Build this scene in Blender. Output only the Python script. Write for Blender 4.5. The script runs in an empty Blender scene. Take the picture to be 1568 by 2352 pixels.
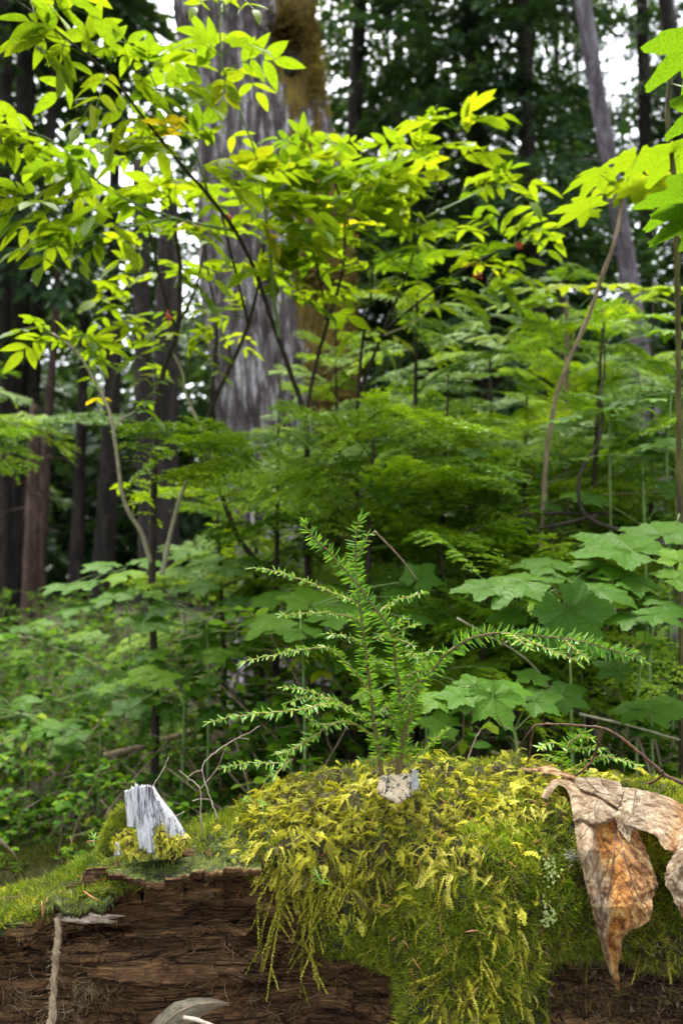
import bpy, math, random
import numpy as np
from mathutils import Vector, Matrix, noise

random.seed(7)
RG = np.random.default_rng(7)
scene = bpy.context.scene
COL = scene.collection

# ------------------------------------------------------------------ camera
F = 1829.0            # focal length in pixels of a 1568 x 2352 frame
PITCH = math.radians(4.0)
CAMZ = 1.0
cam_d = bpy.data.cameras.new("camera")
cam_d.sensor_fit = 'HORIZONTAL'
cam_d.sensor_width = 24.0
cam_d.lens = F / 1568.0 * 24.0
cam_d.clip_start = 0.05
cam_d.clip_end = 600
cam_d.dof.use_dof = True
cam_d.dof.focus_distance = 1.12
cam_d.dof.aperture_fstop = 4.0
cam = bpy.data.objects.new("camera", cam_d)
cam.location = (0, 0, CAMZ)
cam.rotation_euler = (math.pi / 2 + PITCH, 0, 0)
COL.objects.link(cam)
scene.camera = cam

# ------------------------------------------------------------------ world, sun, exposure
SUN_EL, SUN_AZ = math.radians(66), math.radians(-20)   # azimuth from +y (ahead), negative = left
world = bpy.data.worlds.new("World")
scene.world = world
world.use_nodes = True
wn, wl = world.node_tree.nodes, world.node_tree.links
wn.clear()
sky = wn.new("ShaderNodeTexSky")
sky.sky_type = 'NISHITA'
sky.sun_disc = False
sky.sun_elevation = SUN_EL
sky.sun_rotation = SUN_AZ
sky.air_density = 1.0
sky.dust_density = 4.0
sky.ozone_density = 1.0
hsv = wn.new("ShaderNodeHueSaturation")
hsv.inputs['Saturation'].default_value = 0.35
hsv.inputs['Value'].default_value = 1.0
bg = wn.new("ShaderNodeBackground")
bg.inputs['Strength'].default_value = 0.15
wo = wn.new("ShaderNodeOutputWorld")
wl.new(sky.outputs[0], hsv.inputs['Color'])
wl.new(hsv.outputs[0], bg.inputs['Color'])
wl.new(bg.outputs[0], wo.inputs['Surface'])
sun_d = bpy.data.lights.new("sun", 'SUN')
sun_d.energy = 2.0
sun_d.angle = math.radians(25)
sun_d.color = (1.0, 0.97, 0.9)
sun = bpy.data.objects.new("sun", sun_d)
sdir = Vector((math.sin(SUN_AZ) * math.cos(SUN_EL), math.cos(SUN_AZ) * math.cos(SUN_EL), math.sin(SUN_EL)))
sun.rotation_euler = sdir.to_track_quat('Z', 'Y').to_euler()
sun.location = (0, 0, 20)
COL.objects.link(sun)
scene.view_settings.view_transform = 'Standard'
scene.view_settings.look = 'None'
scene.view_settings.exposure = 2.6
scene.view_settings.gamma = 1.0
scene.cycles.max_bounces = 7
scene.cycles.diffuse_bounces = 4
scene.cycles.glossy_bounces = 2
scene.cycles.transmission_bounces = 4
scene.cycles.transparent_max_bounces = 6
scene.cycles.use_denoising = True
scene.cycles.sample_clamp_indirect = 6.0

FW = np.array([0, math.cos(PITCH), math.sin(PITCH)])
UPV = np.array([0, -math.sin(PITCH), math.cos(PITCH)])
RT = np.array([1.0, 0, 0])
CAMP = np.array([0, 0, CAMZ])


def P(u, v, d):
    """world point seen at pixel (u, v) of the 1568 x 2352 photograph at depth d (metres)"""
    u, v, d = np.asarray(u, float), np.asarray(v, float), np.asarray(d, float)
    return CAMP + d[..., None] * (FW + ((u - 784) / F)[..., None] * RT - ((v - 1176) / F)[..., None] * UPV)


def proj(p):
    q = p - CAMP
    d = q @ FW
    return 784 + F * (q @ RT) / d, 1176 - F * (q @ UPV) / d, d


# ------------------------------------------------------------------ materials
def new_mat(name):
    m = bpy.data.materials.new(name)
    m.use_nodes = True
    m.node_tree.nodes.clear()
    return m, m.node_tree.nodes, m.node_tree.links


def c4(c):
    return (c[0], c[1], c[2], 1.0)


def mixc(N, L, fac, a, b, mode='MIX'):
    m = N.new("ShaderNodeMix")
    m.data_type = 'RGBA'
    m.blend_type = mode
    for s, v in ((m.inputs[0], fac), (m.inputs[6], a), (m.inputs[7], b)):
        if isinstance(v, (int, float)):
            s.default_value = v
        elif isinstance(v, (tuple, list)):
            s.default_value = c4(v)
        else:
            L.new(v, s)
    return m.outputs[2]


def ramp(N, L, src, stops):
    r = N.new("ShaderNodeValToRGB")
    e = r.color_ramp.elements
    while len(e) < len(stops):
        e.new(0.5)
    for k, (p, c) in enumerate(stops):
        e[k].position = p
        e[k].color = c4(c) if isinstance(c, (tuple, list)) else (c, c, c, 1)
    L.new(src, r.inputs[0])
    return r.outputs[0]


def nz(N, L, scale, detail=4, rough=0.6, vec=None, dist=0.0):
    n = N.new("ShaderNodeTexNoise")
    n.inputs['Scale'].default_value = scale
    n.inputs['Detail'].default_value = detail
    n.inputs['Roughness'].default_value = rough
    n.inputs['Distortion'].default_value = dist
    if vec is not None:
        L.new(vec, n.inputs['Vector'])
    return n.outputs['Fac']


def objco(N, L, scale=(1, 1, 1), rot=(0, 0, 0)):
    t = N.new("ShaderNodeTexCoord")
    m = N.new("ShaderNodeMapping")
    m.inputs['Scale'].default_value = scale
    m.inputs['Rotation'].default_value = rot
    L.new(t.outputs['Object'], m.inputs['Vector'])
    return m.outputs[0]


def attr(N, name):
    a = N.new("ShaderNodeAttribute")
    a.attribute_name = name
    return a.outputs['Fac']


def bump(N, L, h, strength, dist):
    b = N.new("ShaderNodeBump")
    b.inputs['Strength'].default_value = strength
    b.inputs['Distance'].default_value = dist
    L.new(h, b.inputs['Height'])
    return b.outputs[0]


def leaf_mat(name, stops, tr=0.4, obj=0.0, rough=0.45, spec=0.35, warm=(1.25, 1.15, 0.45), noise_scale=0, veins=False):
    """stops: colour ramp over the random tint carried by each leaf"""
    m, N, L = new_mat(name)
    src = attr(N, "tint")
    if obj:
        oi = N.new("ShaderNodeObjectInfo"); ma = N.new("ShaderNodeMath"); ma.operation = 'MULTIPLY_ADD'
        L.new(oi.outputs['Random'], ma.inputs[0]); ma.inputs[1].default_value = obj
        mb_ = N.new("ShaderNodeMath"); mb_.operation = 'MULTIPLY'; L.new(src, mb_.inputs[0]); mb_.inputs[1].default_value = 1 - obj
        L.new(mb_.outputs[0], ma.inputs[2]); src = ma.outputs[0]
    col = ramp(N, L, src, stops)
    if noise_scale:
        f = ramp(N, L, nz(N, L, noise_scale, 3), [(0.3, 0.75), (0.7, 1.2)])
        col = mixc(N, L, 1.0, col, f, 'MULTIPLY')
    p = N.new("ShaderNodeBsdfPrincipled")
    p.inputs['Roughness'].default_value = rough
    p.inputs['Specular IOR Level'].default_value = spec
    if veins:
        a = N.new("ShaderNodeMath"); a.operation = 'ABSOLUTE'; L.new(attr(N, "lu"), a.inputs[0])
        k = N.new("ShaderNodeMath"); k.operation = 'MULTIPLY_ADD'
        L.new(a.outputs[0], k.inputs[0]); k.inputs[1].default_value = -0.45; L.new(attr(N, "lv"), k.inputs[2])
        w = N.new("ShaderNodeMath"); w.operation = 'PINGPONG'; L.new(k.outputs[0], w.inputs[0]); w.inputs[1].default_value = 0.07
        vein = ramp(N, L, w.outputs[0], [(0.0, 1.0), (0.016, 0.0)])
        mid = ramp(N, L, a.outputs[0], [(0.0, 1.0), (0.06, 0.0)])
        mx = N.new("ShaderNodeMath"); mx.operation = 'MAXIMUM'; L.new(vein, mx.inputs[0]); L.new(mid, mx.inputs[1])
        f2 = N.new("ShaderNodeMath"); f2.operation = 'MULTIPLY'; L.new(mx.outputs[0], f2.inputs[0]); f2.inputs[1].default_value = 0.35
        col = mixc(N, L, f2.outputs[0], col, mixc(N, L, 1.0, col, (.45, .5, .6), 'MULTIPLY'))
        L.new(bump(N, L, mx.outputs[0], 0.6, 0.002), p.inputs['Normal'])
    L.new(col, p.inputs['Base Color'])
    t = N.new("ShaderNodeBsdfTranslucent")
    L.new(mixc(N, L, 1.0, col, warm, 'MULTIPLY'), t.inputs['Color'])
    s = N.new("ShaderNodeMixShader")
    s.inputs[0].default_value = tr
    L.new(p.outputs[0], s.inputs[1]); L.new(t.outputs[0], s.inputs[2])
    o = N.new("ShaderNodeOutputMaterial")
    L.new(s.outputs[0], o.inputs[0])
    return m


def stem_mat(name, a, b, scale=60, rough=0.8, stretch=(1, 1, 0.2)):
    m, N, L = new_mat(name)
    f = nz(N, L, scale, 5, 0.65, objco(N, L, stretch))
    col = ramp(N, L, f, [(0.3, a), (0.7, b)])
    p = N.new("ShaderNodeBsdfPrincipled")
    L.new(col, p.inputs['Base Color'])
    p.inputs['Roughness'].default_value = rough
    p.inputs['Specular IOR Level'].default_value = 0.25
    L.new(bump(N, L, f, 0.7, 0.3 / scale), p.inputs['Normal'])
    o = N.new("ShaderNodeOutputMaterial")
    L.new(p.outputs[0], o.inputs[0])
    return m


M = {}
M['needle'] = leaf_mat("hemlock_needle", [(0, (0.035, 0.12, 0.03)), (0.45, (0.1, 0.24, 0.03)), (0.8, (0.19, 0.34, 0.035)), (1, (0.28, 0.4, 0.04))], tr=0.42, rough=0.45, spec=0.25)
M['twig'] = stem_mat("hemlock_twig", (0.16, 0.11, 0.04), (0.3, 0.26, 0.09), 300)
M['stem_dark'] = stem_mat("hemlock_stem", (0.07, 0.05, 0.022), (0.2, 0.155, 0.07), 250)
M['dry_twig'] = stem_mat("dry_twig", (0.22, 0.15, 0.11), (0.5, 0.42, 0.35), 300)
M['vine'] = stem_mat("vine", (0.025, 0.018, 0.016), (0.13, 0.06, 0.03), 90, 0.5)
M['moss_gold'] = leaf_mat("golden_moss", [(0, (0.05, 0.035, 0.015)), (0.2, (0.1, 0.095, 0.015)), (0.35, (0.25, 0.25, 0.02)), (0.65, (0.52, 0.49, 0.035)), (1, (0.78, 0.7, 0.2))], tr=0.35, rough=0.6, spec=0.2, warm=(1.1, 1.1, 0.5))
M['moss_green'] = leaf_mat("green_moss", [(0, (0.04, 0.045, 0.008)), (0.4, (0.12, 0.17, 0.01)), (0.8, (0.28, 0.33, 0.02)), (1, (0.4, 0.38, 0.05))], tr=0.35, rough=0.55, spec=0.25, warm=(1.1, 1.1, 0.5))
M['moss_vivid'] = leaf_mat("vivid_moss", [(0, (0.05, 0.09, 0.008)), (0.4, (0.12, 0.23, 0.01)), (0.8, (0.24, 0.37, 0.015)), (1, (0.4, 0.45, 0.04))], tr=0.4, rough=0.5, spec=0.2, warm=(1.1, 1.1, 0.4))
M['moss_dark'] = leaf_mat("dark_moss", [(0, (0.025, 0.02, 0.008)), (0.5, (0.06, 0.07, 0.012)), (1, (0.13, 0.15, 0.02))], tr=0.2, rough=0.7, spec=0.1)  # dark brown-green moss of the boulder
M['moss_brown'] = leaf_mat("brown_moss", [(0, (0.05, 0.035, 0.02)), (0.5, (0.16, 0.12, 0.045)), (1, (0.32, 0.25, 0.1))], tr=0.25, rough=0.7, spec=0.15)
M['elder'] = leaf_mat("elder_leaf", [(0, (0.10, 0.20, 0.02)), (0.35, (0.15, 0.26, 0.018)), (0.85, (0.215, 0.32, 0.02)), (0.97, (0.32, 0.38, 0.02)), (1, (0.5, 0.42, 0.04))], tr=0.6, rough=0.5, spec=0.15, warm=(1.12, 1.0, 0.25), veins=True, noise_scale=14)
M['club'] = leaf_mat("broad_leaf", [(0, (0.09, 0.22, 0.015)), (0.5, (0.2, 0.34, 0.015)), (1, (0.36, 0.42, 0.025))], tr=0.55, rough=0.55, spec=0.12, warm=(.8, .74, 0.3), noise_scale=30, veins=True)
M['thimble'] = leaf_mat("thimble_leaf", [(0, (0.035, 0.10, 0.008)), (0.6, (0.075, 0.175, 0.012)), (1, (0.16, 0.28, 0.015))], tr=0.42, rough=0.5, spec=0.13, noise_scale=60, veins=True)
M['shrub'] = leaf_mat("shrub_leaf", [(0, (0.03, 0.10, 0.01)), (0.6, (0.085, 0.2, 0.01)), (0.9, (0.17, 0.31, 0.012)), (1, (0.3, 0.34, 0.02))], tr=0.45, rough=0.6, spec=0.08)
M['sapling'] = leaf_mat("sapling_needle", [(0, (0.025, 0.06, 0.008)), (0.3, (0.07, 0.16, 0.012)), (.7, (0.2, 0.34, 0.015)), (1, (0.33, 0.44, 0.02))], tr=0.45, obj=.55, rough=0.5, spec=0.3)
M['conifer'] = leaf_mat("conifer_foliage", [(0, (0.02, 0.045, 0.02)), (0.6, (0.04, 0.09, 0.03)), (1, (0.08, 0.15, 0.04))], tr=0.35, rough=0.6, spec=0.2)
M['litter'] = leaf_mat("dead_bits", [(0, (0.05, 0.028, 0.018)), (0.5, (0.16, 0.08, 0.04)), (1, (0.36, 0.22, 0.13))], tr=0.2, rough=0.7, spec=0.2)
M['litter2'] = leaf_mat("wood_hairs", [(0, (0.05, 0.028, 0.015)), (0.6, (0.13, 0.08, 0.045)), (1, (0.26, 0.18, 0.1))], tr=0.1, rough=0.8, spec=0.1)
M['straw'] = leaf_mat("straw", [(0, (0.12, 0.07, 0.035)), (0.6, (0.28, 0.19, 0.1)), (1, (0.45, 0.34, 0.2))], tr=0.15, rough=0.8, spec=0.1)
M['debris'] = leaf_mat("debris", [(0, (0.015, 0.01, 0.007)), (0.7, (0.06, 0.04, 0.025)), (1, (0.2, 0.14, 0.1))], tr=0.1, rough=0.8, spec=0.1)
M['dryneedle'] = leaf_mat("dry_needle", [(0, (0.1, 0.035, 0.02)), (0.6, (0.4, 0.14, 0.03)), (1, (0.5, 0.28, 0.14))], tr=0.15, rough=0.5, spec=0.3)
M['green_stem'] = stem_mat("green_stem", (0.1, 0.17, 0.05), (0.2, 0.28, 0.08), 60, 0.5)
M['dark_stem'] = stem_mat("dark_stem", (0.012, 0.009, 0.007), (0.05, 0.037, 0.024), 60)
M['pale_stem'] = stem_mat("pale_stem", (0.22, 0.2, 0.12), (0.4, 0.36, 0.24), 60)
M['brown_stem'] = stem_mat("brown_stem", (0.13, 0.09, 0.06), (0.32, 0.24, 0.16), 60)
M['mossy_stem'] = stem_mat("mossy_stem", (0.03, 0.025, 0.012), (0.14, 0.13, 0.04), 50)
M['berry'] = stem_mat("red_berry", (0.45, 0.02, 0.015), (0.6, 0.05, 0.02), 60, 0.3)
M['blueberry'] = stem_mat("blue_berry", (0.01, 0.012, 0.04), (0.03, 0.04, 0.1), 60, 0.3)


# ------------------------------------------------------------------ mesh building
class MB:
    def __init__(s):
        s.v, s.f, s.t, s.lu, s.lv, s.n = [], {}, [], [], [], 0

    def add(s, v, faces, tint=0.5, lu=None, lv=None):
        v = np.asarray(v, float).reshape(-1, 3)
        k = len(v)
        s.v.append(v)
        s.t.append(np.broadcast_to(np.asarray(tint, float), (k,)).copy())
        s.lu.append(np.zeros(k) if lu is None else np.asarray(lu, float))
        s.lv.append(np.zeros(k) if lv is None else np.asarray(lv, float))
        for fa in faces:
            fa = np.asarray(fa, np.int64)
            if fa.size:
                s.f.setdefault(fa.shape[1], []).append(fa + s.n)
        s.n += k

    def inst(s, tpl, mats, offs, tints):
        """tpl = (V, faces, lu, lv); mats (k,3,3) whose columns are the x, y, z axes; offs (k,3)"""
        V, faces, lu, lv = tpl
        k, n = len(offs), len(V)
        if k == 0:
            return
        W = np.einsum('kij,nj->kni', mats, V) + offs[:, None, :]
        s.v.append(W.reshape(-1, 3))
        s.t.append(np.repeat(np.asarray(tints, float), n))
        s.lu.append(np.tile(lu, k)); s.lv.append(np.tile(lv, k))
        base = s.n + np.arange(k) * n
        for fa in faces:
            s.f.setdefault(fa.shape[1], []).append((fa[None] + base[:, None, None]).reshape(-1, fa.shape[1]))
        s.n += k * n

    def mesh(s, name, smooth=True):
        me = bpy.data.meshes.new(name)
        if not s.v:
            return me
        V = np.concatenate(s.v)
        me.vertices.add(len(V))
        me.vertices.foreach_set('co', V.astype(np.float32).ravel())
        loops, starts, totals, p = [], [], [], 0
        for m, fl in s.f.items():
            fa = np.concatenate(fl)
            loops.append(fa.ravel())
            starts.append(p + np.arange(len(fa)) * m)
            totals.append(np.full(len(fa), m))
            p += fa.size
        loops = np.concatenate(loops)
        me.loops.add(len(loops))
        me.loops.foreach_set('vertex_index', loops.astype(np.int32))
        st = np.concatenate(starts)
        me.polygons.add(len(st))
        me.polygons.foreach_set('loop_start', st.astype(np.int32))
        me.polygons.foreach_set('loop_total', np.concatenate(totals).astype(np.int32))
        me.polygons.foreach_set('use_smooth', np.full(len(st), smooth))
        for nm, arr in (('tint', s.t), ('lu', s.lu), ('lv', s.lv)):
            a = me.attributes.new(nm, 'FLOAT', 'POINT')
            a.data.foreach_set('value', np.concatenate(arr).astype(np.float32))
        me.update(calc_edges=True)
        return me

    def build(s, name, mat, parent=None, smooth=True):
        me = s.mesh(name, smooth)
        me.materials.append(mat)
        o = bpy.data.objects.new(name, me)
        COL.objects.link(o)
        if parent is not None:
            o.parent = parent
            o.matrix_parent_inverse = Matrix.Translation(-Vector(parent.location))
        return o


def tag(o, label=None, cat=None, group=None, kind=None):
    for k, v in (('label', label), ('category', cat), ('group', group), ('kind', kind)):
        if v:
            o[k] = v
    return o


def ordinal(n):
    return str(n) + ("th" if 10 < n % 100 < 14 else {1: "st", 2: "nd", 3: "rd"}.get(n % 10, "th"))


def thing(name, label, cat, loc=(0, 0, 0), group=None):
    o = bpy.data.objects.new(name, None)
    o.location = loc
    o.empty_display_size = 0.05
    COL.objects.link(o)
    return tag(o, label, cat, group)


def unit(a):
    a = np.asarray(a, float)
    return a / np.maximum(np.linalg.norm(a, axis=-1, keepdims=True), 1e-9)


def frames(Y, Zhint):
    """rotation matrices whose y axis is Y and z axis is near Zhint, (k,3,3)"""
    Y = unit(Y)
    X = np.cross(Y, Zhint)
    bad = np.linalg.norm(X, axis=-1) < 1e-4
    if np.any(bad):
        X[bad] = np.cross(Y[bad], np.array([1.0, 0.1, 0.2]))
    X = unit(X)
    Z = np.cross(X, Y)
    return np.stack([X, Y, Z], axis=-1)


def curve(pts, n):
    """Catmull-Rom through pts (k, m) resampled at n places evenly by chord"""
    p = np.asarray(pts, float)
    if len(p) == 2:
        t = np.linspace(0, 1, n)[:, None]
        return p[0] * (1 - t) + p[1] * t
    q = np.vstack([2 * p[0] - p[1], p, 2 * p[-1] - p[-2]])
    seg = len(p) - 1
    ch = np.concatenate([[0], np.cumsum(np.linalg.norm(np.diff(p, axis=0), axis=1) + 1e-9)])
    s = np.linspace(0, ch[-1], n)
    i = np.clip(np.searchsorted(ch, s, side='right') - 1, 0, seg - 1)
    t = ((s - ch[i]) / (ch[i + 1] - ch[i]))[:, None]
    a, b, c, d = q[i], q[i + 1], q[i + 2], q[i + 3]
    return 0.5 * (2 * b + (c - a) * t + (2 * a - 5 * b + 4 * c - d) * t ** 2 + (3 * b - a - 3 * c + d) * t ** 3)


def tangents(p):
    return unit(np.gradient(p, axis=0))


def tube(mb, pts, rad, sides=6, tint=0.5, knob=0.0, cap=True):
    p = np.asarray(pts, float)
    n = len(p)
    r = np.interp(np.linspace(0, 1, n), np.linspace(0, 1, len(np.atleast_1d(rad))), np.atleast_1d(rad)) if np.ndim(rad) else np.full(n, rad)
    T = tangents(p)
    h = np.array([0.13, 0.31, 1.0]) if abs(T[0][2]) < 0.8 else np.array([1.0, 0.2, 0.1])
    X = unit(np.cross(T, h)); Y = np.cross(T, X)
    a = np.arange(sides) / sides * 2 * math.pi
    rr = r[:, None] * (1 + (RG.uniform(-knob, knob, (n, sides)) if knob else 0))
    ring = p[:, None] + rr[..., None] * (np.cos(a)[None, :, None] * X[:, None] + np.sin(a)[None, :, None] * Y[:, None])
    i, j = np.meshgrid(np.arange(n - 1), np.arange(sides), indexing='ij')
    j2 = (j + 1) % sides
    q = np.stack([i * sides + j, i * sides + j2, (i + 1) * sides + j2, (i + 1) * sides + j], -1).reshape(-1, 4)
    fs = [q]
    if cap:
        fs.append(np.array([list(range(sides))[::-1]])); fs.append(np.array([[(n - 1) * sides + k for k in range(sides)]]))
    mb.add(ring.reshape(-1, 3), fs, tint, np.tile(a / math.pi - 1, n), np.repeat(np.linspace(0, 1, n), sides))


def blade_tpl(rows, prof, droop=0.1, fold=0.15, width=0.4, twist=0.0):
    """leaf along +y, length 1, z up; returns template with 3 verts per row"""
    t = np.linspace(0, 1, rows)
    w = np.array([prof(x) for x in t]) * width * 0.5
    V, lu, lv = [], [], []
    for x, ww in zip(t, w):
        z = -droop * x * x
        V += [(-ww, x, z + fold * ww), (0, x, z), (ww, x, z + fold * ww)]
        lu += [-1, 0, 1]; lv += [x] * 3
    f = []
    for k in range(rows - 1):
        a = k * 3
        f += [(a, a + 1, a + 4, a + 3), (a + 1, a + 2, a + 5, a + 4)]
    return np.array(V, float), [np.array(f)], np.array(lu, float), np.array(lv, float)


def lance(x):
    return max(0.02, math.sin(math.pi * min(1, x) ** 0.8) ** 0.85)


def oval(x):
    return max(0.03, (1 - (2 * x - 1) ** 2) ** 0.55)


def needle_prof(x):
    return 0.35 if x < 0.03 else (1.0 if x < 0.85 else max(0.25, 1 - ((x - 0.85) / 0.15) ** 2 * 0.8))


LEAFLET = [blade_tpl(8, lance, dr, fo, w_) for dr, fo, w_ in ((0.08, 0.3, .36), (0.2, 0.15, .4), (0.3, 0.3, .34), (0.03, 0.2, .42))]
OVAL = [blade_tpl(5, oval, dr, 0.2, 0.62) for dr in (0.05, 0.2)]
NEEDLE = [blade_tpl(5, needle_prof, dr, 0.12, 0.125) for dr in (0.0, 0.06, 0.14)]
NEEDLE_LO = (np.array([(-0.08, 0, 0), (0.08, 0, 0), (0.07, 1, -0.05), (-0.07, 1, -0.05)], float), [np.array([[0, 1, 2, 3]])], np.zeros(4), np.array([0, 0, 1, 1.0]))
DIAMOND = (np.array([(0, 0, 0), (0.5, 0.45, 0), (0, 1, 0), (-0.5, 0.45, 0)], float), [np.array([[0, 1, 2, 3]])], np.zeros(4), np.array([0, .5, 1, .5]))


def palm_tpl(lobes, teeth, seed, droop=0.18, cup=0.08, ratio=1.0, base=.55):
    """palmate leaf in the xy plane, joint at origin, main lobe along +y, reach 1"""
    r = random.Random(seed)
    nA, R = 96, 6
    A = np.linspace(-math.pi * 0.93, math.pi * 0.93, nA)
    cen = [(l[0], l[1], l[2]) for l in lobes]
    V, lu, lv = [(0, 0, 0)], [0], [0]
    out = []
    for a in A:
        best = base * (1 - 0.3 * abs(a) / math.pi)
        for c, ln, w in cen:
            x = abs(a - c) / w
            if x < 1.6:
                best = max(best, ln * (1 - 0.55 * min(x, 1.6) ** 1.1))
        tt = (a * teeth) % 1.0
        out.append(best * (1 + 0.13 * (tt - 0.5)) * r.uniform(0.97, 1.03))
    ridge = np.ones(nA) * 0
    for k, a in enumerate(A):
        ridge[k] = min(abs(a - c) / w for c, ln, w in cen)
    for q in range(1, R + 1):
        f = q / R
        for k, a in enumerate(A):
            rr = out[k] * f
            z = cup * min(1, ridge[k]) * f * 1.0 - droop * rr * rr + 0.012 * math.sin(a * 17 + q * 2)
            V.append((math.sin(a) * rr * ratio, math.cos(a) * rr, z)); lu.append(min(1, ridge[k])); lv.append(f)
    quads, tris = [], []
    for k in range(nA - 1):
        tris.append((0, 1 + k + 1, 1 + k))
        for q in range(R - 1):
            a = 1 + q * nA + k
            quads.append((a, a + 1, a + nA + 1, a + nA))
    return np.array(V, float), [np.array(tris), np.array(quads)], np.array(lu, float), np.array(lv, float)


MAPLE7 = [(0, 1.0, 0.44), (0.85, 0.92, 0.42), (-0.85, 0.92, 0.42), (1.65, 0.76, 0.4), (-1.65, 0.76, 0.4), (2.4, 0.56, 0.4), (-2.4, 0.56, 0.4)]
THIM5 = [(0, 1.0, 0.62), (1.05, 0.86, 0.6), (-1.05, 0.86, 0.6), (2.1, 0.66, 0.6), (-2.1, 0.66, 0.6)]
CLUB = [palm_tpl(MAPLE7, 5.0, s, d) for s, d in ((1, 0.25), (2, 0.4), (3, 0.15))]
THIM = [palm_tpl(THIM5, 6.5, s, d, 0.06, 1.0, .64) for s, d in ((4, 0.2), (5, 0.35), (6, 0.1))]


def rnd(a, b, n=None):
    return RG.uniform(a, b, n)


# ------------------------------------------------------------------ hemlock twigs (near and far)
def needled(mb, path, ln=0.015, gap=0.0016, plane=(0, 0, 1), jitter=0.35, tmin=0.0, tmax=1.0, tintr=(0.2, 0.9), taper=True, lo=False, wid=1.0, upfrac=0.25):
    path = np.asarray(path, float)
    L = np.linalg.norm(np.diff(path, axis=0), axis=1).sum()
    n = max(4, int(L / gap * (tmax - tmin)))
    s = np.sort(rnd(tmin, tmax, n))
    k = s * (len(path) - 1)
    i = np.clip(k.astype(int), 0, len(path) - 2)
    fr = (k - i)[:, None]
    pos = path[i] * (1 - fr) + path[i + 1] * fr
    T = unit(path[i + 1] - path[i])
    up = unit(np.broadcast_to(np.asarray(plane, float), T.shape))
    S = unit(np.cross(T, up))
    U = np.cross(S, T)
    side = np.where(np.arange(n) % 2 == 0, 1.0, -1.0)
    lift = rnd(-0.15, 0.25, n)
    upm = RG.random(n) < upfrac
    lift = np.where(upm, rnd(0.5, 1.6, n), lift)
    ang = rnd(0.25, 0.6, n)
    ang = np.where(s > tmax - 0.03, 2.0, ang)
    D = S * side[:, None] + T * ang[:, None] + U * lift[:, None] + RG.normal(0, jitter * 0.3, (n, 3))
    D[:, 2] -= 0.12
    Z = U + RG.normal(0, 0.35, (n, 3)) - T * 0.2
    m = frames(D, Z)
    sz = ln * rnd(0.5, 1.15, n) * np.where(upm, 0.6, 1.0)
    if taper:
        sz *= np.clip(1.15 - 0.5 * np.abs(s - 0.45) * 1.4, 0.5, 1)
    sc = np.stack([np.full(n, 1.0) * wid * ln * rnd(0.85, 1.15, n), sz, sz], -1)
    m = m * sc[:, None, :]
    ti = np.clip(rnd(tintr[0], tintr[1], n), 0, 1)
    if lo:
        mb.inst(NEEDLE_LO, m, pos, ti)
    else:
        w = RG.integers(0, 3, n)
        for q in range(3):
            mb.inst(NEEDLE[q], m[w == q], pos[w == q], ti[w == q])


def px_path(pts, n=None, d=1.12):
    a = np.array([(p[0], p[1], p[2] if len(p) > 2 else d) for p in pts], float)
    w = P(a[:, 0], a[:, 1], a[:, 2])
    return curve(w, n or max(8, len(pts) * 6))


def branch_part(parent, pts, name='branch', d=1.12, ln=0.0155, gap=0.0011, rad=(0.0016, 0.0006), tint=(0.25, 0.95), plane=(0.0, -0.25, 1), upfrac=0.28, tmin=0.02, wood='twig', curlz=0.0):
    path = px_path(pts, d=d)
    path = path + RG.normal(0, 0.0006, path.shape)
    w = MB(); tube(w, path, rad, 6, knob=0.12)
    o = w.build(name, M[wood], parent)
    m = MB(); needled(m, path, ln, gap, plane, tmin=tmin, tintr=tint, upfrac=upfrac)
    m.build('needles', M['needle'], o)
    return o


# ================================================================== THE NURSE LOG
def fbm(P3, freq, octv=4, seed=0.0, aniso=(1, 1, 1)):
    """cheap vectorised value noise, -1..1"""
    p = np.asarray(P3, float) * np.array(aniso) * freq + seed * 13.7
    out = np.zeros(p.shape[:-1]); amp, tot = 1.0, 0.0
    for _ in range(octv):
        i = np.floor(p).astype(np.int64); f = p - i; f = f * f * (3 - 2 * f)

        def h(dx, dy, dz):
            a = (i[..., 0] + dx) * 374761393 + (i[..., 1] + dy) * 668265263 + (i[..., 2] + dz) * 2147483647
            a = (a ^ (a >> 13)) * 1274126177
            a = a ^ (a >> 16)
            return (a & 0xffff) / 32767.5 - 1
        x0 = h(0, 0, 0) * (1 - f[..., 0]) + h(1, 0, 0) * f[..., 0]
        x1 = h(0, 1, 0) * (1 - f[..., 0]) + h(1, 1, 0) * f[..., 0]
        x2 = h(0, 0, 1) * (1 - f[..., 0]) + h(1, 0, 1) * f[..., 0]
        x3 = h(0, 1, 1) * (1 - f[..., 0]) + h(1, 1, 1) * f[..., 0]
        y0 = x0 * (1 - f[..., 1]) + x1 * f[..., 1]; y1 = x2 * (1 - f[..., 1]) + x3 * f[..., 1]
        out += amp * (y0 * (1 - f[..., 2]) + y1 * f[..., 2]); tot += amp
        amp *= 0.5; p = p * 2.03 + 5.1
    return out / tot


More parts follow.
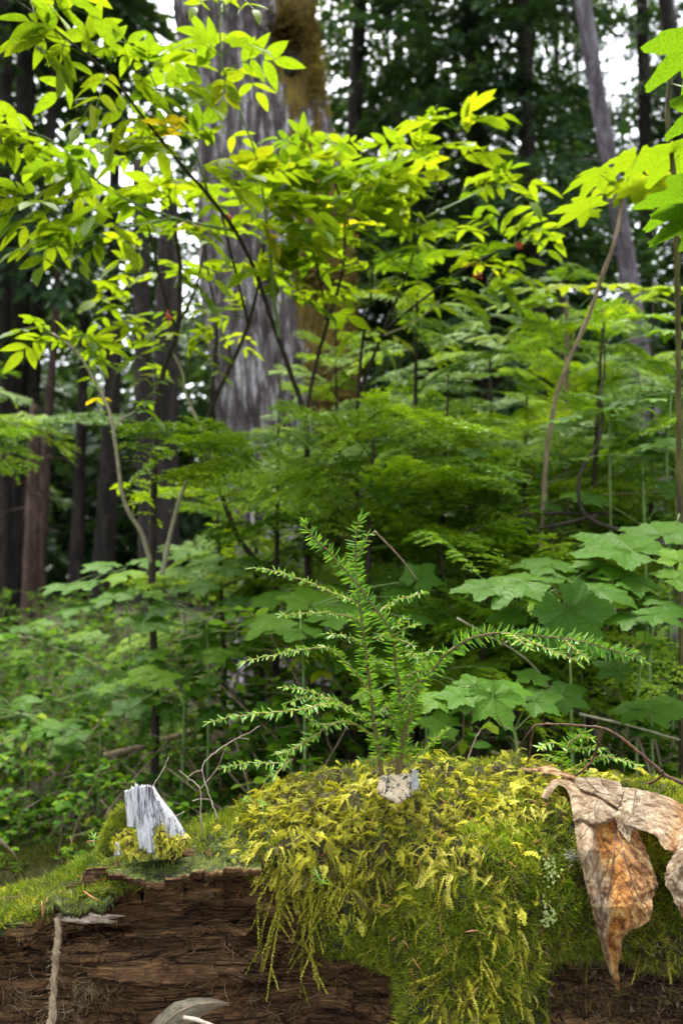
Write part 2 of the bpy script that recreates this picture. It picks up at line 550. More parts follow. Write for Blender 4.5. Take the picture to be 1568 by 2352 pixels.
# cross sections of the log: for each photo column, (depth, v) from the back over the crest to the foot
LOGK = [
    (-300, [(1.50, 2600), (1.42, 2240), (1.28, 2160), (1.16, 2175), (1.06, 2210), (1.05, 2240), (1.12, 2290), (1.13, 2360), (1.10, 2480), (1.0, 2700)]),
    (0,    [(1.50, 2500), (1.42, 2140), (1.28, 2068), (1.16, 2085), (1.07, 2120), (1.06, 2150), (1.13, 2190), (1.15, 2250), (1.12, 2330), (1.0, 2560)]),
    (100, [(1.5, 2450), (1.42, 2110), (1.27, 2035), (1.15, 2050), (1.06, 2085), (1.05, 2128), (1.14, 2150), (1.09, 2192), (1.13, 2330), (1.0, 2560)]),
    (200, [(1.5, 2400), (1.42, 2060), (1.25, 1985), (1.13, 2010), (1.05, 2055), (1.05, 2103), (1.14, 2125), (1.09, 2168), (1.12, 2340), (1.0, 2560)]),
    (300, [(1.5, 2350), (1.42, 1995), (1.26, 1945), (1.14, 1975), (1.05, 2022), (1.05, 2078), (1.15, 2100), (1.09, 2140), (1.11, 2330), (1.0, 2560)]),
    (430, [(1.5, 2300), (1.42, 1960), (1.26, 1908), (1.14, 1950), (1.05, 2002), (1.06, 2064), (1.16, 2086), (1.1, 2130), (1.12, 2330), (1.0, 2560)]),
    (550, [(1.5, 2300), (1.42, 1920), (1.25, 1868), (1.14, 1925), (1.05, 1980), (1.07, 2048), (1.16, 2070), (1.11, 2122), (1.13, 2320), (1.0, 2560)]),
    (640,  [(1.50, 2300), (1.42, 1860), (1.24, 1810), (1.13, 1880), (1.06, 1960), (1.05, 2030), (1.12, 2080), (1.20, 2170), (1.14, 2320), (1.0, 2560)]),
    (750,  [(1.50, 2300), (1.42, 1830), (1.23, 1778), (1.13, 1850), (1.06, 1950), (1.04, 2060), (1.05, 2165), (1.17, 2200), (1.15, 2320), (1.0, 2560)]),
    (860,  [(1.50, 2300), (1.42, 1820), (1.23, 1768), (1.12, 1840), (1.05, 1950), (1.02, 2080), (1.03, 2190), (1.14, 2215), (1.12, 2320), (0.98, 2560)]),
    (940,  [(1.50, 2300), (1.42, 1810), (1.22, 1752), (1.12, 1840), (1.04, 1950), (1.00, 2080), (0.97, 2200), (0.96, 2290), (0.94, 2400), (0.9, 2600)]),
    (1080, [(1.50, 2300), (1.42, 1810), (1.22, 1748), (1.11, 1840), (1.03, 1950), (0.99, 2080), (0.96, 2200), (0.94, 2300), (0.92, 2420), (0.88, 2620)]),
    (1200, [(1.50, 2300), (1.42, 1810), (1.22, 1752), (1.11, 1840), (1.03, 1950), (0.99, 2080), (0.99, 2190), (0.99, 2280), (0.96, 2400), (0.92, 2600)]),
    (1290, [(1.50, 2300), (1.42, 1820), (1.21, 1772), (1.11, 1845), (1.04, 1950), (1.00, 2080), (1.01, 2175), (1.10, 2220), (1.08, 2360), (0.95, 2600)]),
    (1420, [(1.50, 2300), (1.42, 1850), (1.21, 1800), (1.11, 1860), (1.05, 1950), (1.02, 2080), (1.03, 2170), (1.13, 2210), (1.10, 2350), (0.95, 2600)]),
    (1568, [(1.50, 2300), (1.42, 1860), (1.21, 1812), (1.12, 1870), (1.06, 1960), (1.03, 2090), (1.04, 2190), (1.12, 2250), (1.10, 2360), (0.95, 2600)]),
    (1900, [(1.50, 2350), (1.42, 1920), (1.22, 1870), (1.13, 1920), (1.06, 2010), (1.04, 2120), (1.05, 2200), (1.10, 2280), (1.08, 2400), (0.95, 2620)]),
]
NU, NT = 620, 300
uk = np.array([k[0] for k in LOGK], float)
prof = np.array([k[1] for k in LOGK], float)          # (K, 10, 2)
us = np.linspace(-300, 1900, NU)
ker = np.hanning(25); ker /= ker.sum()
G = np.zeros((NU, 10, 2))
for a in range(10):
    for b in range(2):
        g = np.interp(us, uk, prof[:, a, b])
        gp = np.pad(g, 12, mode='edge')
        G[:, a, b] = np.convolve(gp, ker, mode='valid')
# ragged lip of the slab: steps along the edge
stepn = np.array([noise.noise(Vector((u * 0.013, 3.1, 0))) + 0.6 * noise.cell(Vector((u * 0.012, 0, 0))) for u in us])
left = np.clip((620 - us) / 60, 0, 1)
G[:, 4, 1] += left * stepn * 10
G[:, 5, 1] += left * stepn * 12
rows = []
base_t = np.array([0, .05, .14, .28, .42, .52, .62, .75, .88, 1.0])
tt = np.linspace(0, 1, NT)
for iu in range(NU):
    pts = G[iu]
    rows.append(np.stack([np.interp(tt, base_t, pts[:, 0]), np.interp(tt, base_t, pts[:, 1])], -1))
R_ = np.array(rows)                                     # (NU, NT, 2)
k2 = np.hanning(13); k2 /= k2.sum()
pad = np.pad(R_, ((0, 0), (6, 6), (0, 0)), mode='edge')
R_ = sum(k2[q] * pad[:, q:q + NT] for q in range(13))
UU = np.repeat(us[:, None], NT, 1)
SURF = P(UU, R_[..., 1], R_[..., 0])


def grid_normals(S):
    du = np.gradient(S, axis=0); dv = np.gradient(S, axis=1)
    n = np.cross(dv, du)
    n = unit(n)
    return n


NRM = grid_normals(SURF)
flip = np.sign(np.sum(NRM[NU // 2, NT // 3] * np.array([0, -0.5, 1.0])))
NRM *= flip
VV = R_[..., 1]
lipv = np.interp(us, [-300, 0, 100, 200, 300, 430, 550, 640, 750, 860, 905, 925, 1200, 1290, 1420, 1568, 1900],
                 [2240, 2138, 2096, 2066, 2031, 2011, 1990, 2050, 2175, 2205, 2230, 2600, 2600, 2205, 2200, 2230, 2280])[:, None]
WOOD = np.clip((VV - lipv) / 14, 0, 1) * (tt[None] > 0.3)
sx = SURF * 1.0
strata = fbm(sx, 26, 4, 1, (0.13, 0.5, 1.6))
fine = fbm(sx, 110, 3, 2, (0.1, 0.6, 1.6))
lumps = fbm(sx, 14, 4, 3)
small = fbm(sx, 60, 3, 4)
terr = np.floor((strata + 0.5 * fbm(sx, 6, 2, 8)) * 5) / 5
dispw = 0.055 * terr + 0.03 * strata + 0.009 * fine - 0.012
slab = np.clip((640 - UU) / 80, 0, 1)
dispm = (0.028 * lumps + 0.011 * small) * (1 - 0.5 * slab) + slab * (0.016 * strata + 0.010 * fine + 0.006 * fbm(sx, 150, 2, 17))
SURF = SURF + NRM * (WOOD * dispw + (1 - WOOD) * dispm)[..., None]
NRM = grid_normals(SURF) * flip
MOSSY = np.clip(1 - WOOD + 0.0, 0, 1)

log = thing("nurse_log", "long rotten fallen log with hollow brown wood and thick moss on top", "fallen log", tuple(P(784, 2400, 1.2)))
mbl = MB()
ii, jj = np.meshgrid(np.arange(NU - 1), np.arange(NT - 1), indexing='ij')
q = np.stack([ii * NT + jj, (ii + 1) * NT + jj, (ii + 1) * NT + jj + 1, ii * NT + jj + 1], -1).reshape(-1, 4)
if flip < 0:
    q = q[:, ::-1]
mbl.add(SURF.reshape(-1, 3), [q], MOSSY.reshape(-1), slab.reshape(-1), strata.reshape(-1))


def wood_mat():
    m, N, L = new_mat("rotten_wood")
    co = objco(N, L, (0.8, 2.0, 6.5))
    f1 = nz(N, L, 7, 7, 0.72, co, 0.5)
    co2 = objco(N, L, (2.0, 30.0, 50.0))
    f2 = nz(N, L, 9, 5, 0.7, co2, 0.3)
    co3 = objco(N, L, (60.0, 30.0, 3.0))
    f3 = nz(N, L, 9, 3, 0.6, co3, 0.2)
    wood = ramp(N, L, f1, [(0.3, (0.012, 0.006, 0.004)), (0.4, (0.07, 0.038, 0.018)), (0.5, (0.14, 0.075, 0.034)), (0.62, (0.24, 0.14, 0.065)), (0.78, (0.42, 0.29, 0.15))])  # wood tones; dark bands put the shade of crevices into the colour
    wood = mixc(N, L, 1.0, wood, ramp(N, L, f2, [(0.3, 0.35), (0.5, 0.9), (0.68, 2.0)]), 'MULTIPLY')
    wood = mixc(N, L, 0.4, wood, mixc(N, L, 1.0, wood, ramp(N, L, f3, [(0.35, 0.6), (0.65, 1.4)]), 'MULTIPLY'))
    ck = nz(N, L, 5, 3, 0.6, objco(N, L, (0.5, 2.0, 11.0)), 0.4)
    ckr = ramp(N, L, ck, [(0.475, 1.0), (0.5, 0.1), (0.525, 1.0)])
    wood = mixc(N, L, 1.0, wood, ckr, 'MULTIPLY')
    wood = mixc(N, L, 1.0, wood, (.86, .82, .74), 'MULTIPLY')
    g = nz(N, L, 45, 5, 0.7, objco(N, L, (0.5, 1, 1)))
    soil_shade = ramp(N, L, g, [(0.3, (0.012, 0.009, 0.006)), (0.5, (0.03, 0.026, 0.012)), (0.7, (0.07, 0.06, 0.02))])  # soil under the moss, colour darkened so gaps between tufts look shaded
    g2 = nz(N, L, 55, 6, 0.8, objco(N, L, (0.5, 1, 1)))
    alg = ramp(N, L, g2, [(0.36, (0.012, 0.01, 0.007)), (0.48, (0.035, 0.04, 0.014)), (0.58, (0.08, 0.11, 0.02)), (0.72, (0.26, 0.25, 0.11))])
    moss = mixc(N, L, attr(N, "lu"), soil_shade, alg)
    edge = nz(N, L, 30, 4, 0.6)
    a = N.new("ShaderNodeMath"); a.operation = 'MULTIPLY_ADD'; L.new(edge, a.inputs[0]); a.inputs[1].default_value = 1.0; L.new(attr(N, "tint"), a.inputs[2])
    fac = ramp(N, L, a.outputs[0], [(0.75, 0.0), (1.0, 1.0)])
    col = mixc(N, L, fac, wood, moss)
    p = N.new("ShaderNodeBsdfPrincipled")
    L.new(col, p.inputs['Base Color'])
    p.inputs['Roughness'].default_value = 0.85
    p.inputs['Specular IOR Level'].default_value = 0.2
    h = mixc(N, L, 1.0, mixc(N, L, 0.5, f2, f1), ckr, 'MULTIPLY')
    h = mixc(N, L, fac, h, g)
    L.new(bump(N, L, h, 0.9, 0.008), p.inputs['Normal'])
    o = N.new("ShaderNodeOutputMaterial"); L.new(p.outputs[0], o.inputs[0])
    return m


M['wood'] = wood_mat()
mbl.build("rotten_wood", M['wood'], log)

# fibres and splinters of the wood wall
fb = MB(); rg_ = MB(); straw = MB()
cand = np.argwhere((WOOD > 0.8) & (VV < 2400) & (UU > -60) & (UU < 1568))
for _ in range(1300):
    i, j = cand[RG.integers(len(cand))]
    p = SURF[i, j] + NRM[i, j] * 0.002
    if random.random() < 0.86:
        L_ = random.uniform(0.01, 0.06); dr = np.array([1, random.uniform(-.2, .2), random.uniform(-.12, .2)])
    else:
        L_ = random.uniform(0.006, 0.025); dr = np.array([random.uniform(-.5, .5), -0.2, -1.0])
    if UU[i, j] < 260 and VV[i, j] > 2230:
        dr = np.array([random.uniform(-.6, .6), -.6, random.uniform(-1, .6)])
    dr = unit(dr)
    b = p + dr * L_ * 0.5 + np.array([0, -random.uniform(0, .006), random.uniform(-.003, .003)])
    c = p + dr * L_ + np.array([0, -random.uniform(-.002, .004), random.uniform(-.006, .004)])
    tube(fb, curve([p, b, c], 5), (random.uniform(.0003, .0007), .0002), 3, random.random(), cap=False)
for _ in range(150):    # long ridges of layered wood
    i, j = cand[RG.integers(len(cand))]
    n_ = random.randint(18, 70)
    ks = np.clip(np.arange(i, i + n_), 0, NU - 1)
    jj_ = np.clip((j + np.cumsum(RG.normal(0, .25, n_))).astype(int), 0, NT - 1)
    ok = WOOD[ks, jj_] > .5
    if ok.sum() < 8: continue
    pth = SURF[ks, jj_][ok]; pth = pth[::2]
    if len(pth) < 4: continue
    r_ = random.uniform(.0012, .0035)
    tube(rg_, curve(pth + np.array([0, -.001, 0]), len(pth) * 2), (r_ * .3, r_, r_ * .8, r_ * .2), 5, 0.0, knob=.3)
for (cu, cv, ru, rv, n_) in [(215, 2290, 50, 45, 260), (40, 2290, 50, 40, 160), (150, 2330, 60, 25, 120), (640, 2310, 80, 30, 80), (520, 2200, 120, 30, 60)]:
    for _ in range(n_):
        u_, v_ = cu + RG.normal(0, ru * .5), cv + RG.normal(0, rv * .5)
        i = int(np.clip((u_ + 300) / 2200 * (NU - 1), 0, NU - 1)); j0_ = int(.5 * NT); j = j0_ + int(np.argmin(np.abs(VV[i, j0_:] - v_)))
        p = SURF[i, j] + np.array([0, -random.uniform(.002, .014), 0]); a_ = random.gauss(1.0, .9); l_ = random.uniform(.008, .03)
        d_ = np.array([math.cos(a_), random.uniform(-.4, .2), math.sin(a_)]) * l_
        tube(straw, curve([p - d_ / 2, p + RG.normal(0, l_ * .15, 3), p + d_ / 2], 6), (.0003, .0007, .0002), 3, random.random(), cap=False)
straw.build("straw_fibre", M['straw'], log)['kind'] = 'stuff'
rg_.build("wood_ridges", M['wood'], log)['kind'] = 'stuff'
fo = fb.build("wood_fibre", M['litter2'], log)
fo['kind'] = 'stuff'

BL = []
for seed in range(3):
    r = random.Random(seed)
    c = (r.uniform(-.2, .2), r.uniform(.1, .35))
    V = np.array([(-.03, 0, 0), (.03, 0, 0), (-.028 + c[0] * .4, .55, c[1] * .3), (.028 + c[0] * .4, .55, c[1] * .3), (c[0], 1, c[1])], float)
    BL.append((V, [np.array([(0, 1, 3, 2)]), np.array([(2, 3, 4)])], np.zeros(5), V[:, 1]))


# two plates of crusted wood lying over the hollow
def plate(backs, fronts, d0, d1, th, seed, name):
    n = 170
    b = curve(np.array(backs, float), n); f = curve(np.array(fronts, float), n)
    k = np.arange(n)
    jag = np.array([noise.noise(Vector((q * .11, seed, 0))) * 9 + noise.cell(Vector((q * .047, seed, 3))) * 12 + noise.noise(Vector((q * .22, seed, 9))) * 5 + noise.noise(Vector((q * .5, seed, 0))) * 3 for q in k])
    rows = []
    for r, (w, dd, dv) in enumerate([(0, d0, 0), (.25, d0 + (d1 - d0) * .3, 0), (.5, d0 + (d1 - d0) * .55, 0), (.75, d0 + (d1 - d0) * .8, 0), (.93, d1 + .004, 0), (1, d1, 2), (1, d1 + .001, th * .35), (.98, d1 + .006, th * .7), (.9, d1 + .02, th), (.3, d1 + .07, th)]):
        u_ = b[:, 0] * (1 - w) + f[:, 0] * w; v_ = b[:, 1] * (1 - w) + f[:, 1] * w + dv + jag * w ** 3
        rows.append(P(u_, v_, dd + jag * .0002 * w))
    W = np.array(rows)
    fine_ = curve(W.transpose(0, 1, 2).reshape(len(rows), -1), 40).reshape(40, n, 3)
    e = fbm(fine_, 60, 4, seed, (.3, 1, 1)) * .004 + fbm(fine_, 170, 2, seed, (.3, 1, 1)) * .0018
    fine_ = fine_ + e[..., None] * np.array([0, -.4, 1.0])
    m_ = MB(); i, j = np.meshgrid(np.arange(39), np.arange(n - 1), indexing='ij')
    tm_ = np.broadcast_to(np.where(np.arange(40) < 21, 1.0, 0.0)[:, None], (40, n))
    m_.add(fine_.reshape(-1, 3), [np.stack([i * n + j, i * n + j + 1, (i + 1) * n + j + 1, (i + 1) * n + j], -1).reshape(-1, 4)], tm_.reshape(-1), np.ones(40 * n))
    m_.build(name, M['wood'], log)
    n_ = 3500; a_ = RG.integers(0, 20, n_); b_ = RG.integers(0, n - 1, n_); pp = fine_[a_, b_] + RG.normal(0, .001, (n_, 3))
    keep = fbm(pp, 45, 3, 15) > -.2
    pp = pp[keep]; D_ = unit(RG.normal(0, .7, pp.shape) + np.array([0, -.2, 1.0])); s_ = rnd(.002, .006, len(pp))
    m_ = MB(); m_.inst(BL[0], frames(D_, RG.normal(0, 1, D_.shape)) * np.stack([s_ * 2.2, s_, s_], -1)[:, None, :], pp, np.clip(rnd(0, .7, len(pp)) + .4 * fbm(pp, 30, 2, 3), 0, 1))
    m_.build("moss_crust", M['moss_green'], log)['kind'] = 'stuff'


plate([(250, 1990), (300, 1972), (340, 1962), (440, 1954), (520, 1948), (600, 1955)], [(248, 2012), (300, 2021), (360, 2026), (440, 2013), (520, 2001), (600, 1995)], 1.12, 1.025, 16, 3, "crusted_plate")
plate([(108, 2040), (160, 2022), (210, 2015), (262, 2022)], [(104, 2078), (150, 2092), (210, 2088), (262, 2080)], 1.10, 1.028, 14, 5, "crusted_plate")

# pale splinter ledge and the dangling root on the left
lm = MB()
for k in range(26):
    u0 = 122 + k * 3.2 + random.uniform(-3, 3)
    v0 = 2106 + random.uniform(-5, 9)
    tube(lm, curve([P(u0, v0, 1.045), P(u0 + random.uniform(10, 40), v0 + random.uniform(-3, 6), 1.04), P(u0 + random.uniform(30, 90), v0 + random.uniform(0, 12), 1.06)], 7), (0.0016, 0.0026, 0.0008), 5, random.random(), knob=.2)
M['pale_wood'] = stem_mat("pale_wood", (0.2, 0.13, 0.09), (0.62, 0.52, 0.42), 120, 0.7, (0.3, 1, 1))
lm.build("splintered_ledge", M['pale_wood'], log)
rt = MB()
rp = px_path([(131, 2108, 1.03), (132, 2150, 1.025), (128, 2200, 1.02), (124, 2250, 1.015), (121, 2300, 1.01), (118, 2380, 1.0), (110, 2480, 1.0)], 90)
rp = rp + fbm(rp * 1.0, 60, 2, 5)[:, None] * np.array([0.003, 0.002, 0])
tube(rt, rp, (0.0042, 0.0046, 0.004, 0.0052, 0.0055, 0.006), 10, knob=.22)
for k in range(90):
    i = random.randrange(4, 84); p = rp[i]
    dr = unit(np.array([random.uniform(-1, 1), -random.random(), random.uniform(-1.5, .3)]))
    tube(rt, [p + dr * .004, p + dr * random.uniform(.008, .013)], (0.0005, 0.0002), 3, cap=False)
M['rootm'] = stem_mat("root_bark", (0.1, 0.06, 0.035), (0.42, 0.33, 0.2), 160, 0.8, (1, 1, .5))
tag(rt.build("dangling_root", M['rootm']), "thin pale brown root hanging straight down in front of the hollow wood", "root")


# ------------------------------------------------------------------ moss
def blob(u, v, L):
    s = np.zeros_like(u)
    for (a, b, ra, rb, w) in L:
        s = s + w * np.exp(-(((u - a) / ra) ** 2 + ((v - b) / rb) ** 2))
    return s


def sample_log(n, dens, tmin=0.03, tmax=0.93):
    i = RG.integers(1, NU - 1, n * 4); j = RG.integers(int(tmin * NT), int(tmax * NT), n * 4)
    u, v = UU[i, j], VV[i, j]
    back = j / NT < 0.14
    area = np.linalg.norm(SURF[np.minimum(i + 1, NU - 1), j] - SURF[i, j], axis=1) * np.linalg.norm(SURF[i, j + 1 - (j == NT - 1)] - SURF[i, j], axis=1)
    w = dens(u, v, SURF[i, j]) * np.clip(area / np.median(area), 0.1, 4)
    ok = (RG.random(len(i)) < np.clip(w, 0, 4) / 4) & (u > -150) & (u < 1750)
    i, j = i[ok][:n], j[ok][:n]
    f = RG.random((len(i), 2))
    p = SURF[i, j] + (SURF[i + 1, j] - SURF[i, j]) * f[:, :1] + (SURF[i, np.minimum(j + 1, NT - 1)] - SURF[i, j]) * f[:, 1:]
    return p, NRM[i, j], UU[i, j], VV[i, j]


woodmask = lambda u, v: 1 - np.clip((v - np.interp(u, us, lipv[:, 0])) / 8 + 0.3, 0, 1)
GOLD = [(700, 1860, 120, 60, 1.8), (820, 1900, 160, 90, 1.8), (980, 1850, 150, 60, 1.0), (1150, 1790, 160, 40, 1.2), (700, 1980, 110, 70, 1.6), (850, 2000, 120, 80, 1.1),
        (1000, 1950, 150, 90, 1.4), (1180, 1860, 90, 70, 1.2), (1150, 2080, 70, 90, .8), (1230, 1850, 50, 50, .8), (1250, 1930, 40, 50, .6), (1150, 2200, 60, 140, .45), (1040, 2300, 120, 80, .5), (290, 1910, 60, 30, .6), (380, 1900, 60, 25, .5), (15, 2080, 40, 18, .7), (1450, 1800, 200, 20, .7), (560, 1900, 60, 40, .6)]
GREEN = [(1170, 1940, 80, 90, 2.6), (1290, 2060, 90, 120, 2.4), (1080, 2110, 110, 90, 2.2), (1100, 2230, 140, 140, 2.4), (150, 2010, 110, 35, 1.8), (20, 2110, 90, 40, 2.0), (500, 1895, 90, 25, 1.6),
         (380, 1940, 90, 20, .8), (1500, 1930, 120, 120, 2.2), (1530, 2060, 90, 90, 2.0), (900, 2090, 120, 90, 1.6), (1000, 1800, 200, 60, .6), (860, 2160, 60, 40, .8), (780, 1990, 150, 90, .5), (-100, 2200, 120, 60, 1.5), (1700, 2000, 200, 200, 1.2), (340, 1915, 90, 20, .8)]
VIV = [(1170, 1920, 75, 70, 2.2), (1200, 2000, 60, 60, 1.6), (1300, 2050, 50, 70, 1.6), (1080, 2100, 60, 50, 1.6), (150, 2005, 90, 22, 2.2), (30, 2110, 60, 25, 2.2), (1520, 1940, 70, 60, 1.6), (1120, 2210, 90, 70, 1.4), (480, 1895, 70, 16, 1.6), (960, 2040, 40, 40, 1.0), (1010, 1850, 40, 25, .8), (330, 1945, 60, 14, 1.4)]
BROWN = [(1340, 2260, 90, 60, 1.4), (1500, 2260, 100, 70, 1.6), (1430, 2320, 150, 40, 1.0), (1520, 2130, 90, 60, 1.6), (1300, 2150, 90, 50, 1.0), (1230, 2180, 80, 60, 0.9), (1480, 2200, 80, 40, 1.2), (960, 2150, 60, 60, .5), (1350, 1900, 60, 80, .6), (1250, 2280, 60, 60, .4)]

# golden feather moss: flat fronds with side leaflets
def frond_tpl(seed, n=13, droop=0.25, wide=0.3):
    r = random.Random(seed)
    m = MB()
    path = np.array([(0.06 * math.sin(t * 3 + seed), t, 0.12 * math.sin(t * math.pi) - droop * t * t) for t in np.linspace(0, 1, 8)])
    V = []
    for k, p in enumerate(path):
        w = 0.028 * (1 - k / 9)
        V += [p + (-w, 0, 0.01), p + (w, 0, 0.01)]
    m.add(V, [[(2 * k, 2 * k + 1, 2 * k + 3, 2 * k + 2) for k in range(7)]], 0)
    for k in range(n):
        t = (k + .5) / n
        p = path[0] * 0 + np.array([np.interp(t, np.linspace(0, 1, 8), path[:, c]) for c in range(3)])
        for sd in (-1, 1):
            l = wide * (0.25 + math.sin(math.pi * min(1, t * .9 + .12))) * r.uniform(.6, 1.1) * .8
            d = unit(np.array([sd, r.uniform(.5, 1.0), r.uniform(-.35, .25)]))
            e = p + d * l
            for (a, b, w) in ((p, e, 0.05),):
                s = unit(np.cross(b - a, (0, 0, 1))) * w * .55
                mid = (a + b) / 2
                m.add([a, mid + s, b, mid - s + (0, 0, .02)], [[(0, 1, 2, 3)]], 0)
            for q in (0.45, 0.75):
                b0 = p + d * l * q
                d2 = unit(d + np.array([0, 1.2 * (1 if r.random() < .6 else -1), r.uniform(-.2, .4)]))
                s = unit(np.cross(d2, (0, 0, 1))) * .022
                m.add([b0, b0 + d2 * l * .25 + s, b0 + d2 * l * .5, b0 + d2 * l * .25 - s], [[(0, 1, 2, 3)]], 0)
    V = np.concatenate(m.v)
    fs = np.concatenate(m.f[4])
    return V, [fs], np.zeros(len(V)), V[:, 1].clip(0, 1)


FROND = [frond_tpl(s, n_, d, w) for s, n_, d, w in ((1, 13, .45, .15), (2, 12, .7, .11), (3, 12, .1, .3), (4, 13, .55, .17))]


def tip_dir(N_, down=0.8, spread=1.0):
    n = len(N_)
    g = np.array([0, -0.25, -1.0])
    t = g[None] - (N_ @ g)[:, None] * N_
    t = unit(t + 1e-6) * down + RG.normal(0, spread * .6, (n, 3))
    t = t - np.sum(t * N_, 1)[:, None] * N_
    return unit(t)


def scatter_fronds(n, dens, size, lift, tr, name, mat, label, down=.8):
    p, nn, u, v = sample_log(n, dens)
    t = tip_dir(nn, down)
    Y = unit(t + nn * rnd(lift[0], lift[1], len(p))[:, None])
    m = frames(Y, nn + RG.normal(0, .25, nn.shape))
    s = rnd(size[0], size[1], len(p))
    m = m * s[:, None, None]
    patch = fbm(p, 16, 3, 6)
    ti = np.clip(rnd(tr[0], tr[1], len(p)) * .75 + .08 + patch * .5, 0, 1)
    mb = MB(); w = RG.integers(0, len(FROND), len(p))
    for k in range(len(FROND)):
        mb.inst(FROND[k], m[w == k], (p + nn * rnd(0, .006, len(p))[:, None])[w == k], ti[w == k])
    return mb


mg = scatter_fronds(22000, lambda u, v, p: (blob(u, v, GOLD) * (1 - .4 * np.clip(blob(u, v, VIV), 0, 1)) * (0.5 + 1.0 * np.clip(fbm(p, 25, 2, 7) + .4, 0, 1))) * woodmask(u, v), (0.010, 0.028), (0.1, 1.2), (0.05, 0.95), None, None, None)


def scaly(mb, path, leaf=0.0032, step=0.0009, tint=(.3, .8), flare=1.0):
    path = np.asarray(path)
    L = np.linalg.norm(np.diff(path, axis=0), axis=1).sum()
    n = max(6, int(L / step) * 2)
    s = np.linspace(0.0, 1, n)
    k = s * (len(path) - 1); i = np.clip(k.astype(int), 0, len(path) - 2); f = (k - i)[:, None]
    pos = path[i] * (1 - f) + path[i + 1] * f
    T = unit(path[i + 1] - path[i])
    h = RG.normal(0, 1, (n, 3)); R = unit(h - np.sum(h * T, 1)[:, None] * T)
    Y = unit(T * .8 + R * flare)
    m = frames(Y, R)
    sz = leaf * rnd(.7, 1.2, n) * np.clip(1.25 - s * .5, .4, 1.2)
    m = m * np.stack([sz * .55, sz, sz], -1)[:, None, :]
    mb.inst(DIAMOND, m, pos, np.clip(rnd(*tint, n), 0, 1))


# hanging strands of the moss curtain
strands = [(612, 2010, 596, 2210), (640, 2030, 602, 2235), (655, 2040, 612, 2300), (650, 2060, 640, 2140), (668, 2010, 635, 2130), (680, 2050, 700, 2190),
           (700, 2060, 690, 2290), (715, 2080, 722, 2250), (735, 2060, 748, 2180), (690, 2120, 660, 2200), (640, 1990, 590, 2075), (625, 1970, 585, 2050), (605, 1965, 578, 2020),
           (760, 2010, 752, 2120), (780, 1990, 776, 2090), (800, 2000, 812, 2120), (720, 1990, 706, 2110), (745, 1980, 730, 2080), (840, 2000, 850, 2130), (860, 1990, 872, 2090),
           (890, 2010, 905, 2120), (915, 2060, 932, 2170), (700, 2200, 745, 2225), (715, 2225, 760, 2260), (1000, 1990, 1004, 2085), (1020, 1990, 1050, 2010), (960, 1960, 950, 2050), (1100, 2000, 1160, 2070),
           (1040, 2220, 960, 2290), (1080, 2210, 1150, 2240), (1000, 2240, 930, 2330), (1060, 2240, 1050, 2340), (1210, 2150, 1250, 2190), (1220, 2200, 1262, 2215), (1214, 2230, 1270, 2262), (1190, 2100, 1216, 2300), (985, 2180, 930, 2210), (1120, 2250, 1140, 2345),
           (870, 1960, 838, 2060), (930, 1950, 925, 2040), (815, 1960, 800, 2060), (770, 1950, 760, 2050), (690, 1950, 670, 2040), (655, 1930, 620, 1990), (1090, 2060, 1110, 2130), (1140, 2090, 1120, 2160), (1170, 2020, 1190, 2090), (1050, 2150, 1040, 2230), (1100, 2160, 1105, 2260), (1150, 2200, 1170, 2300), (1080, 2290, 1060, 2350), (1010, 2280, 990, 2345), (1130, 2120, 1180, 2160), (960, 2240, 935, 2300), (1180, 2260, 1200, 2340), (1040, 2180, 1000, 2215), (1470, 2190, 1450, 2260), (1530, 2180, 1540, 2260), (1290, 2170, 1270, 2230), (1350, 2200, 1345, 2260)]
ms = MB()


def surf_depth(u, v):
    i = int(np.clip((u + 300) / 2200 * (NU - 1), 0, NU - 1))
    col = VV[i]
    j0 = int(.14 * NT)
    d = proj(SURF[i])[2]
    vis = np.minimum.accumulate(d[::1])
    j = j0 + int(np.argmin(np.abs(col[j0:] - v)))
    return float(d[j])


for (u0, v0, u1, v1) in strands:
    for rep in range(2 if v1 - v0 > 60 else 1):
        a0, b0 = u0 + random.uniform(-8, 8) * rep, v0 + random.uniform(-10, 10) * rep
        a1, b1 = u1 + random.uniform(-22, 22) * rep, v0 + (v1 - v0) * (1 - .45 * rep * random.random())
        dd = min(surf_depth(a0, b0), surf_depth(a0, b0 - 40)) - 0.006
        d1 = min(dd, surf_depth(a1, b1)) - 0.008
        mid = ((a0 + a1) / 2 + random.uniform(-9, 9), (b0 + b1) / 2 + random.uniform(-4, 10), (dd + d1) / 2 - 0.006)
        path = px_path([(a0, b0, dd), mid, (a1, b1, d1)], 14)
        t0_ = random.choice((0, .15, .3, .45)); tube(ms, path, (.0009, .0005), 4, .1, cap=False)
        scaly(ms, path, random.uniform(.0024, .0036), 0.0007, (t0_, t0_ + .4))
        if rep == 0 and v1 - v0 > 90:
            for bq in range(random.randint(1, 3)):
                k = random.randint(4, 11); s0 = path[k]
                e = s0 + np.array([random.choice((-1, 1)) * random.uniform(.008, .02), -random.uniform(0, .008), -random.uniform(.015, .035)])
                bp = curve([s0, (s0 + e) / 2 + (0, -.003, .003), e], 7)
                tube(ms, bp, (.0007, .0004), 4, .3, cap=False); scaly(ms, bp, .0028, .0007, (t0_, t0_ + .5))
gold = mg
gold_o = gold.build("feather_moss", M['moss_gold'])
tag(gold_o, "golden yellow feathery moss carpeting the top of the rotten log", "moss", kind='stuff')
tag(ms.build("hanging_moss", M['moss_gold']), "long scaly yellow green moss strands hanging over the log's hollow side", "moss", kind='stuff')

